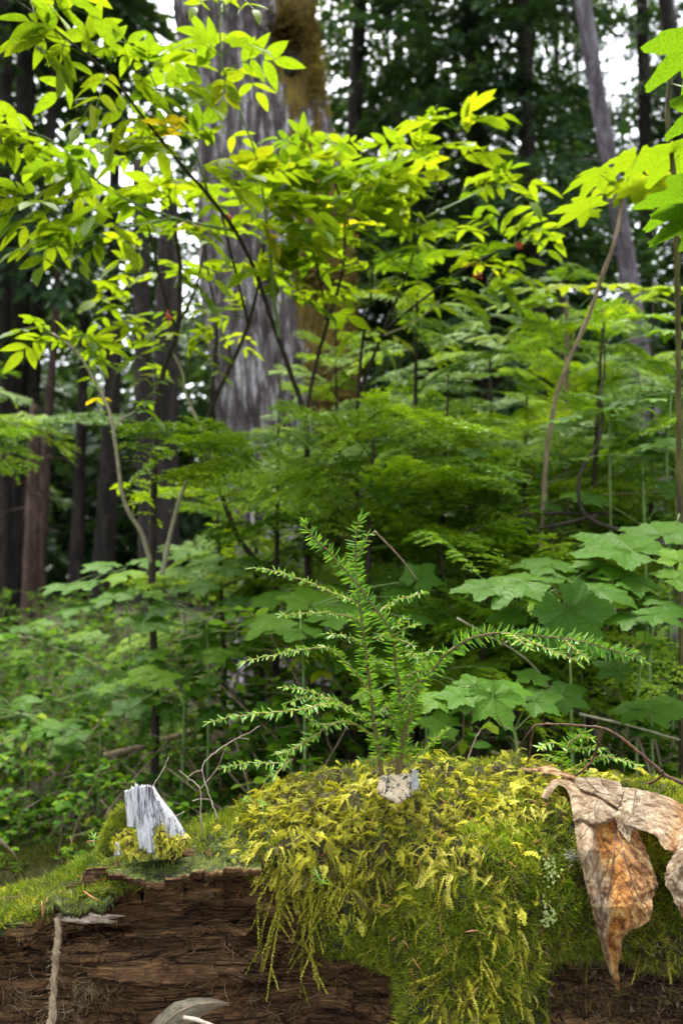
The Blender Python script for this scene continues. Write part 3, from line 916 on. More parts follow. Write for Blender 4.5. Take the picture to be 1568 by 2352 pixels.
def cushion(ntuft, dens, blen, tr, per=9, spread=.55):
    p, nn, u, v = sample_log(ntuft, dens)
    k = len(p)
    hump = fbm(p, 22, 3, 9)
    up = unit(nn + np.array([0, -.1, .35]))
    p = np.repeat(p, per, 0) + RG.normal(0, .0018, (k * per, 3))
    up = np.repeat(up, per, 0); base_t_ = np.repeat(rnd(tr[0], tr[1], k) + hump * .35, per)
    D = unit(up + RG.normal(0, spread, up.shape))
    m = frames(D, RG.normal(0, 1, D.shape))
    s = rnd(blen[0], blen[1], k * per) * np.repeat(1 + .35 * hump, per)
    m = m * np.stack([s * 1.1, s, s], -1)[:, None, :]
    mb = MB(); w = RG.integers(0, 3, k * per); ti = np.clip(base_t_ + rnd(-.15, .15, k * per), 0, 1)
    for q in range(3):
        mb.inst(BL[q], m[w == q], p[w == q], ti[w == q])
    return mb


cg = cushion(30000, lambda u, v, p: (blob(u, v, GREEN) * (.4 + 1.1 * np.clip(fbm(p, 20, 2, 12) + .45, 0, 1)) + .5 - .3 * np.clip(blob(u, v, GOLD[:4]), 0, 1)) * woodmask(u, v), (0.006, 0.0145), (.1, .9))
tag(cg.build("cushion_moss", M['moss_green']), "bright green hair-like cushion moss in tufts on the rotten log", "moss", kind='stuff')
cv = cushion(5000, lambda u, v, p: blob(u, v, VIV) * (fbm(p, 35, 2, 19) > -.1) * woodmask(u, v), (0.010, 0.019), (.15, .9), 10, .42)
tag(cv.build("hair_moss", M['moss_vivid']), "vivid green longer hair moss standing in upright patches on the log", "moss", kind='stuff')
cb = cushion(6500, lambda u, v, p: blob(u, v, BROWN) * np.where(u > 1270, 1.0, woodmask(u, v - 25)), (0.008, 0.015), (.1, .9), 9, .7)
tag(cb.build("withered_moss", M['moss_brown']), "brown withered moss tufts under the edge of the log", "moss", kind='stuff')
# short algae-like moss on the slab
al = cushion(12000, lambda u, v, p: (blob(u, v, [(420, 1985, 190, 40, 1.6), (200, 2040, 110, 35, 1.4), (800, 2140, 90, 45, 1.5), (930, 2130, 60, 60, .6), (560, 1960, 70, 40, 1.0)]) * (fbm(p, 40, 3, 15) > -.15)), (0.002, 0.005), (.0, .75), 6, .8)
tag(al.build("crust_moss", M['moss_green']), "low dark green moss crust on the log's overhanging slab", "moss", kind='stuff')


# ================================================================== SEEDLINGS ON THE LOG
def zp3(l):   # helper for measured points
    return [(439 + x[0] * .36, 1160 + x[1] * .36) + tuple(x[2:]) for x in l]


def zp4(l):
    return [(941 + x[0] * .4, 1160 + x[1] * .4) + tuple(x[2:]) for x in l]


G_SEED = "young hemlock seedlings on the log"
# --- seedling with the left stem
sA = thing("hemlock_seedling", "tallest hemlock seedling with the straight left stem and branches reaching left", "seedling", tuple(P(876, 1800, 1.17)), G_SEED)


def stem_part(par, pts, rad, needle_from=0.0, gap=0.0016, ln=0.015, name='stem', mat='stem_dark', up=.2):
    path = px_path(pts, max(16, len(pts) * 8))
    path = path + RG.normal(0, .0005, path.shape)
    w = MB(); tube(w, path, rad, 8, knob=.12)
    o = w.build(name, M[mat], par)
    m = MB(); needled(m, path, ln, gap, (0.05, -1, 0.15), tmin=needle_from, upfrac=up, tintr=(.15, .8))
    m.build('needles', M['needle'], o)
    return o


stem_part(sA, zp3([(1222, 1760, 1.17), (1215, 1700, 1.165), (1165, 1400, 1.15), (1140, 1150, 1.14), (1100, 850, 1.13), (1075, 620, 1.125), (1052, 400, 1.12), (1047, 250, 1.12), (1065, 110, 1.12), (1090, 70, 1.12)]), (.0034, .0028, .0022, .0016, .0011, .0007), .12, .0013, .0165)
A_BR = [
    [(1070, 630, 1.125), (900, 560, 1.11), (740, 490, 1.10), (560, 430, 1.09), (395, 400, 1.08)],
    [(1095, 740, 1.13), (980, 705, 1.11), (850, 690, 1.09), (720, 690, 1.08), (580, 705, 1.07)],
    [(1105, 900, 1.13), (1040, 860, 1.12), (960, 830, 1.11), (865, 820, 1.11)],
    [(1130, 1180, 1.14), (1070, 1100, 1.13), (990, 1010, 1.11), (900, 925, 1.09), (780, 915, 1.07), (640, 935, 1.06), (500, 965, 1.05), (330, 1005, 1.04)],
    [(1165, 1430, 1.15), (1060, 1340, 1.13), (940, 1260, 1.12), (820, 1215, 1.11), (700, 1175, 1.10), (580, 1165, 1.09)],
    [(1060, 1345, 1.13), (960, 1290, 1.10), (850, 1270, 1.08), (740, 1300, 1.06), (560, 1320, 1.05), (400, 1335, 1.04), (260, 1350, 1.03), (110, 1390, 1.02)],
    [(1150, 1470, 1.15), (1010, 1385, 1.12), (880, 1410, 1.09), (800, 1460, 1.08), (700, 1530, 1.07), (620, 1600, 1.07), (560, 1650, 1.07), (420, 1645, 1.06), (300, 1655, 1.05), (180, 1690, 1.04)],
    [(740, 1500, 1.07), (650, 1560, 1.06), (540, 1590, 1.05)],
    [(900, 1240, 1.11), (800, 1240, 1.10), (700, 1235, 1.09), (620, 1260, 1.08)],
    [(880, 1410, 1.09), (780, 1390, 1.08), (720, 1330, 1.07)],
    [(640, 1620, 1.06), (560, 1700, 1.05), (480, 1740, 1.05)],
    [(1130, 1170, 1.14), (1090, 1200, 1.10), (1060, 1230, 1.08)],
    [(1060, 330, 1.12), (1100, 250, 1.12), (1130, 170, 1.12)],
    [(1120, 1010, 1.135), (1160, 1000, 1.10), (1200, 990, 1.08)],
    [(1170, 1500, 1.15), (1200, 1520, 1.11), (1240, 1500, 1.08)],
    [(1200, 1600, 1.16), (1150, 1630, 1.13), (1080, 1635, 1.11)],
]
for b in A_BR:
    branch_part(sA, zp3(b), rad=(.0016, .0006), ln=.0165, gap=.00125)
# --- seedling with the leaning leader
sB = thing("hemlock_seedling", "hemlock seedling behind the crusty fungus whose leader leans up to the left", "seedling", tuple(P(912, 1800, 1.17)), G_SEED)
stem_part(sB, zp3([(1310, 1750, 1.17), (1320, 1600, 1.165), (1345, 1450, 1.155), (1330, 1200, 1.14), (1300, 1000, 1.13), (1285, 850, 1.12), (1245, 760, 1.115), (1160, 640, 1.11), (1020, 460, 1.10), (900, 320, 1.095), (770, 200, 1.09), (725, 105, 1.085)]), (.0038, .003, .0022, .0014, .001, .0007), .08, .0013, .0165)
B_BR = [
    [(1210, 665, 1.11), (1300, 615, 1.10), (1380, 590, 1.09), (1500, 557, 1.08)],
    [(1280, 850, 1.12), (1340, 800, 1.10), (1440, 760, 1.09)],
    [(1285, 870, 1.12), (1330, 860, 1.09), (1420, 900, 1.06)],
    [(1290, 990, 1.13), (1400, 960, 1.11), (1480, 950, 1.10), (1580, 935, 1.09)],
    [(1300, 1080, 1.13), (1250, 1020, 1.11), (1170, 1010, 1.10)],
    [(1335, 1280, 1.14), (1270, 1280, 1.11), (1190, 1330, 1.09)],
    [(1340, 1400, 1.15), (1260, 1400, 1.12), (1180, 1390, 1.09)],
    [(1280, 870, 1.12), (1230, 830, 1.10), (1180, 870, 1.08)],
    [(1270, 800, 1.12), (1340, 740, 1.10), (1370, 720, 1.10)],
    [(1345, 1450, 1.155), (1300, 1380, 1.12), (1260, 1260, 1.10)],
    [(1310, 1180, 1.14), (1390, 1120, 1.10), (1440, 1060, 1.08)],
    [(1300, 930, 1.13), (1380, 930, 1.08), (1450, 990, 1.05)],
]
for b in B_BR:
    branch_part(sB, zp3(b), rad=(.0014, .0006), ln=.016, gap=.0013)
# --- seedling with the long arching branch to the right
sC = thing("hemlock_seedling", "hemlock seedling whose long arching branch reaches far out to the right", "seedling", tuple(P(916, 1800, 1.15)), G_SEED)
stem_part(sC, zp3([(1325, 1740, 1.15), (1345, 1560, 1.14), (1372, 1400, 1.13), (1430, 1200, 1.12), (1480, 1110, 1.11), (1568, 1020, 1.10)]) + zp4([(200, 860, 1.09), (330, 775, 1.08), (450, 742, 1.07), (560, 735, 1.06), (700, 752, 1.05), (870, 765, 1.04), (1000, 790, 1.03), (1150, 830, 1.03), (1350, 890, 1.02)]), (.003, .0026, .002, .0016, .0013, .001, .0007), .06, .001, .017, mat='stem_dark', up=.3)
C_BR = [
    zp4([(600, 745, 1.06), (700, 790, 1.04), (800, 830, 1.03), (960, 900, 1.01)]),
    zp4([(560, 735, 1.06), (620, 770, 1.03), (690, 830, 1.01)]),
    zp4([(120, 960, 1.10), (60, 950, 1.08), (-20, 980, 1.06)]),
    zp4([(60, 1010, 1.10), (10, 1060, 1.08), (-40, 1130, 1.06)]),
    zp4([(-40, 1190, 1.12), (20, 1100, 1.09), (60, 1060, 1.08)]),
    zp3([(1400, 1640, 1.14), (1470, 1580, 1.12), (1568, 1490, 1.10), (1640, 1430, 1.09)]),
    zp3([(1372, 1400, 1.13), (1420, 1330, 1.10), (1460, 1290, 1.08)]),
    zp3([(1355, 1600, 1.14), (1400, 1560, 1.11), (1440, 1540, 1.10)]),
    zp4([(880, 768, 1.04), (960, 840, 1.02), (1040, 890, 1.01)]),
    zp3([(1430, 1200, 1.12), (1460, 1060, 1.09), (1500, 1000, 1.08)]),
]
for b in C_BR:
    branch_part(sC, b, rad=(.0016, .0006), ln=.0165, gap=.0012)
# --- bright little seedling behind the dead leaf
sD = thing("hemlock_seedling", "small bright green hemlock seedling rising behind the big dead leaf", "seedling", tuple(P(1290, 1790, 1.22)), G_SEED)
stem_part(sD, zp4([(865, 1590, 1.22), (872, 1500, 1.22), (890, 1410, 1.21), (935, 1350, 1.21), (1010, 1300, 1.20)]), (.0022, .0016, .0008), .1, .00095, .015, mat='twig', up=.1)
for b in [zp4([(885, 1400, 1.21), (820, 1365, 1.19), (745, 1395, 1.18)]), zp4([(930, 1405, 1.21), (1040, 1390, 1.19), (1125, 1412, 1.18)]),
          zp4([(870, 1530, 1.22), (960, 1500, 1.2), (1060, 1452, 1.19), (1180, 1455, 1.18), (1325, 1502, 1.17)]), zp4([(872, 1480, 1.22), (830, 1450, 1.2), (800, 1452, 1.19)]),
          zp4([(960, 1330, 1.21), (1010, 1335, 1.2), (1050, 1345, 1.19)]), zp4([(870, 1520, 1.22), (940, 1520, 1.19), (1020, 1530, 1.17)])]:
    branch_part(sD, b, rad=(.0012, .0006), ln=.0155, gap=.0011, tint=(.45, 1.0), upfrac=.1)
for (u, v, d, lab) in [(215, 1985, 1.09, "tiny hemlock sprout in the moss left of the white stub"),
                       (604, 1890, 1.11, "tiny hemlock sprout at the dark hollow left of the moss mound"),
                       (402, 1960, 1.10, "tiny blue green hemlock sprout right of the white stub's foot"),
                       (730, 2030, 1.00, "tiny hemlock sprout hanging out of the moss curtain"),
                       (560, 1860, 1.13, "tiny hemlock sprout under the lowest branch at the ridge of the log")]:
    t = thing("hemlock_sprout", lab, "sprout", tuple(P(u, v, d)), "tiny hemlock sprouts in the moss")
    hgt = 60 if u == 215 else (42 if u == 604 else 22)
    path = px_path([(u, v + 5, d), (u + 3, v - hgt * .5, d - .005), (u + 1, v - hgt, d - .01)], 8)
    if u == 730:
        path = px_path([(722, 1995, 1.03), (730, 2015, .99), (742, 2030, .98)], 8)
    w = MB(); tube(w, path, (.0009, .0006), 5); w.build('stem', M['green_stem'], t)
    m = MB()
    for c, R in ((path[-1], 12), (path[-3], 6)):
        a = np.arange(R) * 2.4 + rnd(0, 6)
        D = np.stack([np.cos(a), np.sin(a) * .8, rnd(-.2, .7, R)], -1)
        mm = frames(D, np.array([[0, 0, 1.0]] * R)) * (rnd(.012, .019, R) * (1.0 if c is path[-1] else .7))[:, None, None]
        m.inst(NEEDLE[1], mm, np.repeat(c[None], R, 0), rnd(.3, .95, R))
    m.build('needles', M['needle'], t)

# ================================================================== BARE TWIGS AND VINE
def twig_thing(name, label, cat, polys, mat, loc, group=None, sides=5):
    t = thing(name, label, cat, loc, group)
    for k, (pts, rad) in enumerate(polys):
        path = px_path(pts, max(10, len(pts) * 6))
        path = path + RG.normal(0, .0004, path.shape)
        m = MB(); tube(m, path, rad, sides, knob=.18)
        m.build('stem' if k == 0 else 'side_twig', M[mat], t)
    return t


zb = lambda l, d=1.14: [(x[0] * .5, 1568 + x[1] * .5, x[2] if len(x) > 2 else d) for x in l]
twig_thing("dry_twig", "thin forked bare twig standing in the moss, its top ending at a fork", "twig",
           [(zb([(928, 700), (922, 600), (918, 490), (865, 440), (822, 405)]), (.0012, .0009, .0005)), (zb([(918, 490), (950, 455), (1000, 390), (1040, 290)]), (.0006, .0004)), (zb([(885, 543), (920, 535), (968, 536)]), (.0005, .0004))], 'dry_twig', tuple(P(464, 1915, 1.14)), "bare twigs on the log")
twig_thing("dry_twig", "bare twig bending up right toward the lowest seedling branch", "twig",
           [(zb([(1002, 625), (965, 530), (930, 390), (990, 320), (1090, 255), (1150, 228), (1190, 198)]), (.0012, .0008, .0004)), (zb([(928, 400), (880, 420), (862, 445), (865, 472)]), (.0006, .0004)), (zb([(1090, 255), (1118, 256), (1145, 262)]), (.0004, .0003))], 'dry_twig', tuple(P(500, 1878, 1.14)), "bare twigs on the log")
twig_thing("dry_twig", "bare twig leaning on the white wood stub and rising above it", "twig",
           [(zb([(678, 745, 1.08), (676, 650, 1.075), (680, 555, 1.08), (710, 465, 1.09), (745, 410, 1.09), (775, 342, 1.09)]), (.001, .0005)), (zb([(690, 680, 1.07), (760, 635, 1.07), (845, 596, 1.08)]), (.0007, .0003))], 'dry_twig', tuple(P(339, 1945, 1.08)), "bare twigs on the log")
twig_thing("arching_vine", "dark leafless stem arching over the small seedling and the dead leaf", "vine",
           [(zp4([(700, 1290, 1.13), (720, 1266, 1.13), (820, 1260, 1.12), (960, 1266, 1.12), (1105, 1282, 1.11), (1200, 1330, 1.1), (1300, 1410, 1.09), (1400, 1495, 1.08), (1480, 1560, 1.07), (1600, 1610, 1.06)]), (.0013, .0015, .0022, .0026)),
            (zp4([(712, 1270, 1.13), (692, 1370, 1.15), (676, 1490, 1.17)]), (.0014, .001)),
            (zp4([(710, 1275, 1.13), (655, 1345, 1.13), (634, 1400, 1.14), (655, 1470, 1.15)]), (.0006, .0004)),
            (zp4([(1105, 1282, 1.11), (1085, 1370, 1.13), (1050, 1460, 1.14), (1000, 1520, 1.14), (940, 1560, 1.15)]), (.002, .0016)),
            (zp4([(1450, 1530, 1.07), (1440, 1560, 1.08), (1400, 1590, 1.1), (1370, 1600, 1.12)]), (.0018, .0014))], 'vine', tuple(P(1216, 1790, 1.17)), None, 7)
twig_thing("dangling_tendril", "thin dried tendril with a curled brown tip hanging under the arching branch", "tendril",
           [(zp4([(478, 955, 1.09), (486, 1050, 1.09), (490, 1130, 1.09), (498, 1210, 1.09)]), (.0003, .0003)), (zp4([(498, 1210, 1.09), (520, 1250, 1.09), (548, 1285, 1.09), (584, 1280, 1.09)]), (.0008, .0011, .0006))], 'vine', tuple(P(1137, 1640, 1.09)))

# ================================================================== WHITE STUB
st = thing("broken_stub", "bleached white broken wood stub with dark cracks standing on the log", "wood stub", tuple(P(350, 1950, 1.12)))


def stub_mat():
    m, N, L = new_mat("bleached_wood")
    f = nz(N, L, 95, 6, .75, objco(N, L, (2.2, 1.5, .2), (0, .12, 0)), .5)
    g = nz(N, L, 18, 3, .6, objco(N, L, (1, 1, .5)))
    col = ramp(N, L, f, [(.36, (.05, .045, .05)), (.43, (.3, .28, .3)), (.5, (.72, .71, .74)), (.7, (.9, .89, .92))])
    col = mixc(N, L, ramp(N, L, g, [(.6, 0.0), (.75, .5)]), col, (.4, .36, .3))
    p = N.new("ShaderNodeBsdfPrincipled"); L.new(col, p.inputs['Base Color'])
    p.inputs['Roughness'].default_value = .75; p.inputs['Specular IOR Level'].default_value = .2
    L.new(bump(N, L, f, 1.0, .006), p.inputs['Normal'])
    o = N.new("ShaderNodeOutputMaterial"); L.new(p.outputs[0], o.inputs[0])
    return m


M['stub'] = stub_mat()


def splinter(parent, left, right, d, thick, seed, nx=26, ny=34, name='splinter', jag=10):
    """slab of wood between two edges (bottom to top); closed with back and sides"""
    Lp = curve(np.array(left, float), ny); Rp = curve(np.array(right, float), ny)
    s = np.linspace(0, 1, nx); t = np.linspace(0, 1, ny)
    U = Lp[:, None, 0] * (1 - s)[None, :, None][..., 0] + Rp[:, None, 0] * s[None]
    V = Lp[:, None, 1] * (1 - s)[None] + Rp[:, None, 1] * s[None]
    jg = np.array([noise.noise(Vector((x * 6, seed, 0))) + .7 * noise.noise(Vector((x * 17, seed, 2))) for x in s]) * jag
    V = V + jg[None] * (t[:, None] ** 3)
    bulge = np.sin(np.pi * s)[None] ** .5
    gr = np.array([noise.noise(Vector((x * 9, seed, 5))) for x in s])[None] * .004
    D = d - thick * .5 * bulge + gr + .0 * t[:, None]
    Dn = d + thick * .5 * bulge + .002
    fr = P(U, V, D); bk = P(U, V - 2, Dn)
    mb = MB()
    i, j = np.meshgrid(np.arange(ny - 1), np.arange(nx - 1), indexing='ij')
    q = np.stack([i * nx + j, i * nx + j + 1, (i + 1) * nx + j + 1, (i + 1) * nx + j], -1).reshape(-1, 4)
    n = nx * ny
    top = np.array([((ny - 1) * nx + k, (ny - 1) * nx + k + 1, n + (ny - 1) * nx + k + 1, n + (ny - 1) * nx + k) for k in range(nx - 1)])
    sd = np.array([(k * nx + c, (k + 1) * nx + c, n + (k + 1) * nx + c, n + k * nx + c) for k in range(ny - 1) for c in (0, nx - 1)])
    mb.add(np.concatenate([fr.reshape(-1, 3), bk.reshape(-1, 3)]), [q, q[:, ::-1] + n, top, sd])
    return mb.build(name, M['stub'], parent)


splinter(st, [(322, 1965), (312, 1900), (303, 1840), (302, 1806)], [(372, 1955), (366, 1900), (352, 1850), (346, 1806)], 1.075, .03, 1, jag=9)
splinter(st, [(345, 1955), (342, 1900), (340, 1850), (342, 1806)], [(432, 1925), (410, 1885), (380, 1845), (352, 1812)], 1.085, .035, 2, jag=8)
splinter(st, [(292, 1900), (290, 1870), (287, 1840), (286, 1818)], [(312, 1900), (310, 1870), (306, 1840), (304, 1812)], 1.125, .02, 3, nx=10, jag=8)
splinter(st, [(262, 1965), (262, 1955), (264, 1946), (266, 1938)], [(282, 1965), (280, 1952), (276, 1942), (272, 1936)], 1.09, .012, 5, nx=8, jag=3)


def mound(parent, c, r, n, name, dens_mat, blen, tr, seed, fronds=None):
    """lumpy moss clump: ellipsoid core with blades standing off it"""
    c = np.array(c); r = np.array(r)
    a = RG.normal(0, 1, (n, 3)); a[:, 2] = np.abs(a[:, 2]) - .25; a[:, 1] = -np.abs(a[:, 1]) * 1.0 + .3
    a = unit(a)
    rad = 1 + .3 * fbm(a + seed, 2.8, 2, seed)
    p = c + a * r * rad[:, None]
    N_ = unit(a / r)
    mb = MB()
    th, ph = np.meshgrid(np.linspace(0, math.pi, 18), np.linspace(0, 2 * math.pi, 28), indexing='ij')
    dv = np.stack([np.sin(th) * np.cos(ph), np.sin(th) * np.sin(ph), np.cos(th)], -1)
    W = c + dv * r * (1 + .3 * fbm(dv + seed, 2.8, 2, seed))[..., None] * .9
    i, j = np.meshgrid(np.arange(17), np.arange(27), indexing='ij')
    mb.add(W.reshape(-1, 3), [np.stack([i * 28 + j, (i + 1) * 28 + j, (i + 1) * 28 + j + 1, i * 28 + j + 1], -1).reshape(-1, 4)], .1)
    D = unit(N_ + RG.normal(0, .5, N_.shape) + np.array([0, 0, .3]))
    s = rnd(blen[0], blen[1], n)
    m = frames(D, RG.normal(0, 1, D.shape)) * np.stack([s * 1.2, s, s], -1)[:, None, :]
    w = RG.integers(0, 3, n); ti = rnd(tr[0], tr[1], n)
    if fronds:
        T = unit(N_ * .5 + tip_dir(N_, .6)); s = rnd(fronds[0], fronds[1], n)
        m = frames(T, N_) * s[:, None, None]
        w = RG.integers(0, 4, n)
        for q in range(4):
            mb.inst(FROND[q], m[w == q], p[w == q], ti[w == q])
    else:
        for q in range(3):
            mb.inst(BL[q], m[w == q], p[w == q], ti[w == q])
    return mb.build(name, dens_mat, parent)


def tuft(lumps, mat, blen, tr, fronds, label):
    parts = []
    for k, (u, v, d, rx, rz, n) in enumerate(lumps):
        parts.append(mound(None, P(u, v, d), (rx, .008, rz), n, "moss_tuft", M[mat], blen, tr, k * 3 + u % 7, fronds))
    first = parts[0]
    with bpy.context.temp_override(active_object=first, selected_editable_objects=parts, object=first, selected_objects=parts):
        bpy.ops.object.join()
    tag(first, label, "moss tuft", "moss tufts around the stub")


tuft([(272, 1900, 1.14, .013, .02, 700), (262, 1930, 1.13, .016, .022, 800), (284, 1885, 1.14, .009, .022, 500), (250, 1950, 1.13, .014, .012, 500)], 'moss_green', (.005, .01), (.4, 1.0), None, "olive moss tuft clinging to the left side of the white stub")
tuft([(292, 1925, 1.10, .010, .010, 110), (280, 1945, 1.095, .014, .010, 150), (300, 1945, 1.09, .008, .012, 90), (318, 1958, 1.085, .016, .007, 110)], 'moss_gold', (.01, .02), (.2, .8), (.005, .01), "golden moss tuft at the left foot of the white stub")
tuft([(318, 1962, 1.06, .012, .007, 90), (385, 1950, 1.055, .015, .016, 170), (412, 1936, 1.06, .012, .009, 110), (368, 1925, 1.06, .007, .014, 70)], 'moss_gold', (.01, .02), (.2, .9), (.005, .011), "low golden green moss tuft along the front foot of the white stub")
tuft([(375, 1890, 1.09, .008, .014, 110), (388, 1912, 1.085, .014, .012, 160), (366, 1922, 1.085, .007, .010, 80), (408, 1925, 1.085, .012, .009, 110), (372, 1945, 1.08, .020, .008, 130)], 'moss_gold', (.01, .02), (.3, 1.0), (.005, .01), "golden moss tuft growing over the right foot of the white stub")

# ================================================================== CRUSTY FUNGUS
fg = thing("crusty_fungus", "pale tan crust fungus blotched with black in front of the seedling stems", "fungus", tuple(P(910, 1835, 1.07)))


def crust_mat():
    m, N, L = new_mat("crust")
    f = nz(N, L, 130, 6, .75, objco(N, L), .8)
    g = nz(N, L, 45, 3, .6, objco(N, L, (1, 1, 1), (1, 0, 0)))
    col = ramp(N, L, f, [(.3, (.012, .012, .022)), (.46, (.03, .028, .04)), (.5, (.5, .4, .24)), (.68, (.72, .64, .48)), (.85, (.85, .82, .76))])
    tan = ramp(N, L, nz(N, L, 200, 4), [(.35, (.36, .24, .12)), (.6, (.68, .56, .38))])
    col = mixc(N, L, ramp(N, L, g, [(.5, 0.0), (.62, 1.0)]), col, tan)
    p = N.new("ShaderNodeBsdfPrincipled"); L.new(col, p.inputs['Base Color'])
    p.inputs['Roughness'].default_value = .8
    L.new(bump(N, L, f, .8, .006), p.inputs['Normal'])
    o = N.new("ShaderNodeOutputMaterial"); L.new(p.outputs[0], o.inputs[0])
    return m


M['crust'] = crust_mat()
outl = [(868, 1800), (872, 1786), (885, 1780), (900, 1777), (915, 1780), (930, 1775), (945, 1778), (952, 1790), (950, 1805), (944, 1815), (948, 1828), (935, 1834), (925, 1842), (912, 1848), (900, 1840), (888, 1836), (876, 1828), (866, 1815)]
mb = MB(); K = 72
oc = curve(np.array(outl + [outl[0]], float), K + 1)[:K]
cen = np.array([908, 1810.0])
rings = []
prof_r = [(.0, 0), (.3, .001), (.6, -.001), (.85, .001), (.97, .004), (1.0, .009), (.9, .016)]
for f_, dz in prof_r:
    uv = cen + (oc - cen) * max(f_, .01) * (1 + .03 * RG.normal(0, 1, (K, 1)) * (f_ > .8))
    dd = 1.075 + (uv[:, 1] - 1810) * -.0006 + dz + .0022 * np.array([noise.noise(Vector((a * .12, b * .12, 1))) for a, b in uv])
    rings.append(P(uv[:, 0], uv[:, 1], dd))
nr = len(rings)
fq = [(a * K + k, a * K + (k + 1) % K, (a + 1) * K + (k + 1) % K, (a + 1) * K + k) for a in range(nr - 1) for k in range(K)]
mb.add(np.concatenate(rings), [np.array(fq)])
mb.build("crust", M['crust'], fg)
M['web'] = leaf_mat("cobweb", [(0, (.6, .6, .62)), (1, (.85, .85, .88))], tr=.4, rough=.9, warm=(1, 1, 1))
wb = MB()
for k in range(60):
    a = P(953 + random.uniform(-8, 8), 1815 - random.random() ** 1.5 * 50, 1.07 + random.uniform(-.004, .006))
    b = P(955 + random.uniform(-14, 10), 1822 - random.random() * 45, 1.075)
    tube(wb, [a, b], (.0005, .0002), 3, random.random(), cap=False)
for k in range(5):
    tube(wb, [P(951 + k * 1.6, 1805, 1.07), P(955, 1760 + k, 1.075)], (.0008, .0002), 3, random.random(), cap=False)
wb.build("cobweb", M['web'], fg)

# ================================================================== DEAD LEAVES
def dead_mat(name, tan, orange, dark):
    m, N, L = new_mat(name)
    g = nz(N, L, 75, 5, .7, objco(N, L), .8)
    base = mixc(N, L, attr(N, "tint"), ramp(N, L, g, [(.36, tan[0]), (.48, tan[1]), (.62, tan[2])]), ramp(N, L, g, [(.36, orange[0]), (.49, orange[1]), (.63, orange[2])]))
    sp = ramp(N, L, nz(N, L, 170, 5, .75), [(.53, 0.0), (.64, .85)])
    base = mixc(N, L, sp, base, dark)
    # vein network following the blade
    a = N.new("ShaderNodeMath"); a.operation = 'ABSOLUTE'; L.new(attr(N, "lu"), a.inputs[0])
    k = N.new("ShaderNodeMath"); k.operation = 'MULTIPLY_ADD'
    L.new(a.outputs[0], k.inputs[0]); k.inputs[1].default_value = -0.32; L.new(attr(N, "lv"), k.inputs[2])
    w = N.new("ShaderNodeMath"); w.operation = 'PINGPONG'; L.new(k.outputs[0], w.inputs[0]); w.inputs[1].default_value = .055
    vein = ramp(N, L, w.outputs[0], [(0.0, 1.0), (.006, 0.0)])
    base = mixc(N, L, mixc(N, L, 1.0, vein, (.6, .6, .6), 'MULTIPLY'), base, dark)
    p = N.new("ShaderNodeBsdfPrincipled"); L.new(base, p.inputs['Base Color'])
    p.inputs['Roughness'].default_value = .5; p.inputs['Specular IOR Level'].default_value = .35
    bp = N.new("ShaderNodeMath"); bp.operation = 'MULTIPLY_ADD'; L.new(vein, bp.inputs[0]); bp.inputs[1].default_value = .7; L.new(nz(N, L, 90, 4, .6), bp.inputs[2])
    L.new(bump(N, L, bp.outputs[0], .9, .004), p.inputs['Normal'])
    t = N.new("ShaderNodeBsdfTranslucent"); L.new(mixc(N, L, 1.0, base, (1.3, 1.0, .6), 'MULTIPLY'), t.inputs['Color'])
    s = N.new("ShaderNodeMixShader"); s.inputs[0].default_value = .28
    L.new(p.outputs[0], s.inputs[1]); L.new(t.outputs[0], s.inputs[2])
    o = N.new("ShaderNodeOutputMaterial"); L.new(s.outputs[0], o.inputs[0])
    return m


M['dead'] = dead_mat("dead_leaf", ((.13, .075, .04), (.34, .25, .15), (.58, .5, .37)), ((.1, .03, .01), (.45, .17, .02), (.72, .46, .15)), (.04, .022, .02))
M['dead_pale'] = dead_mat("dead_leaf_pale", ((.22, .2, .13), (.42, .4, .28), (.5, .42, .3)), ((.3, .2, .1), (.42, .3, .15), (.5, .4, .3)), (.12, .08, .05))
za = lambda r: [(1191.7 + x[0] * .2667, 1693.4 + x[1] * .2667) + tuple(x[2:]) for x in r]


def lbd(v):
    return np.interp(v, [1760, 1800, 1860, 1950, 2080, 2200, 2290], [1.185, 1.13, 1.06, 1.0, .965, .965, .975])


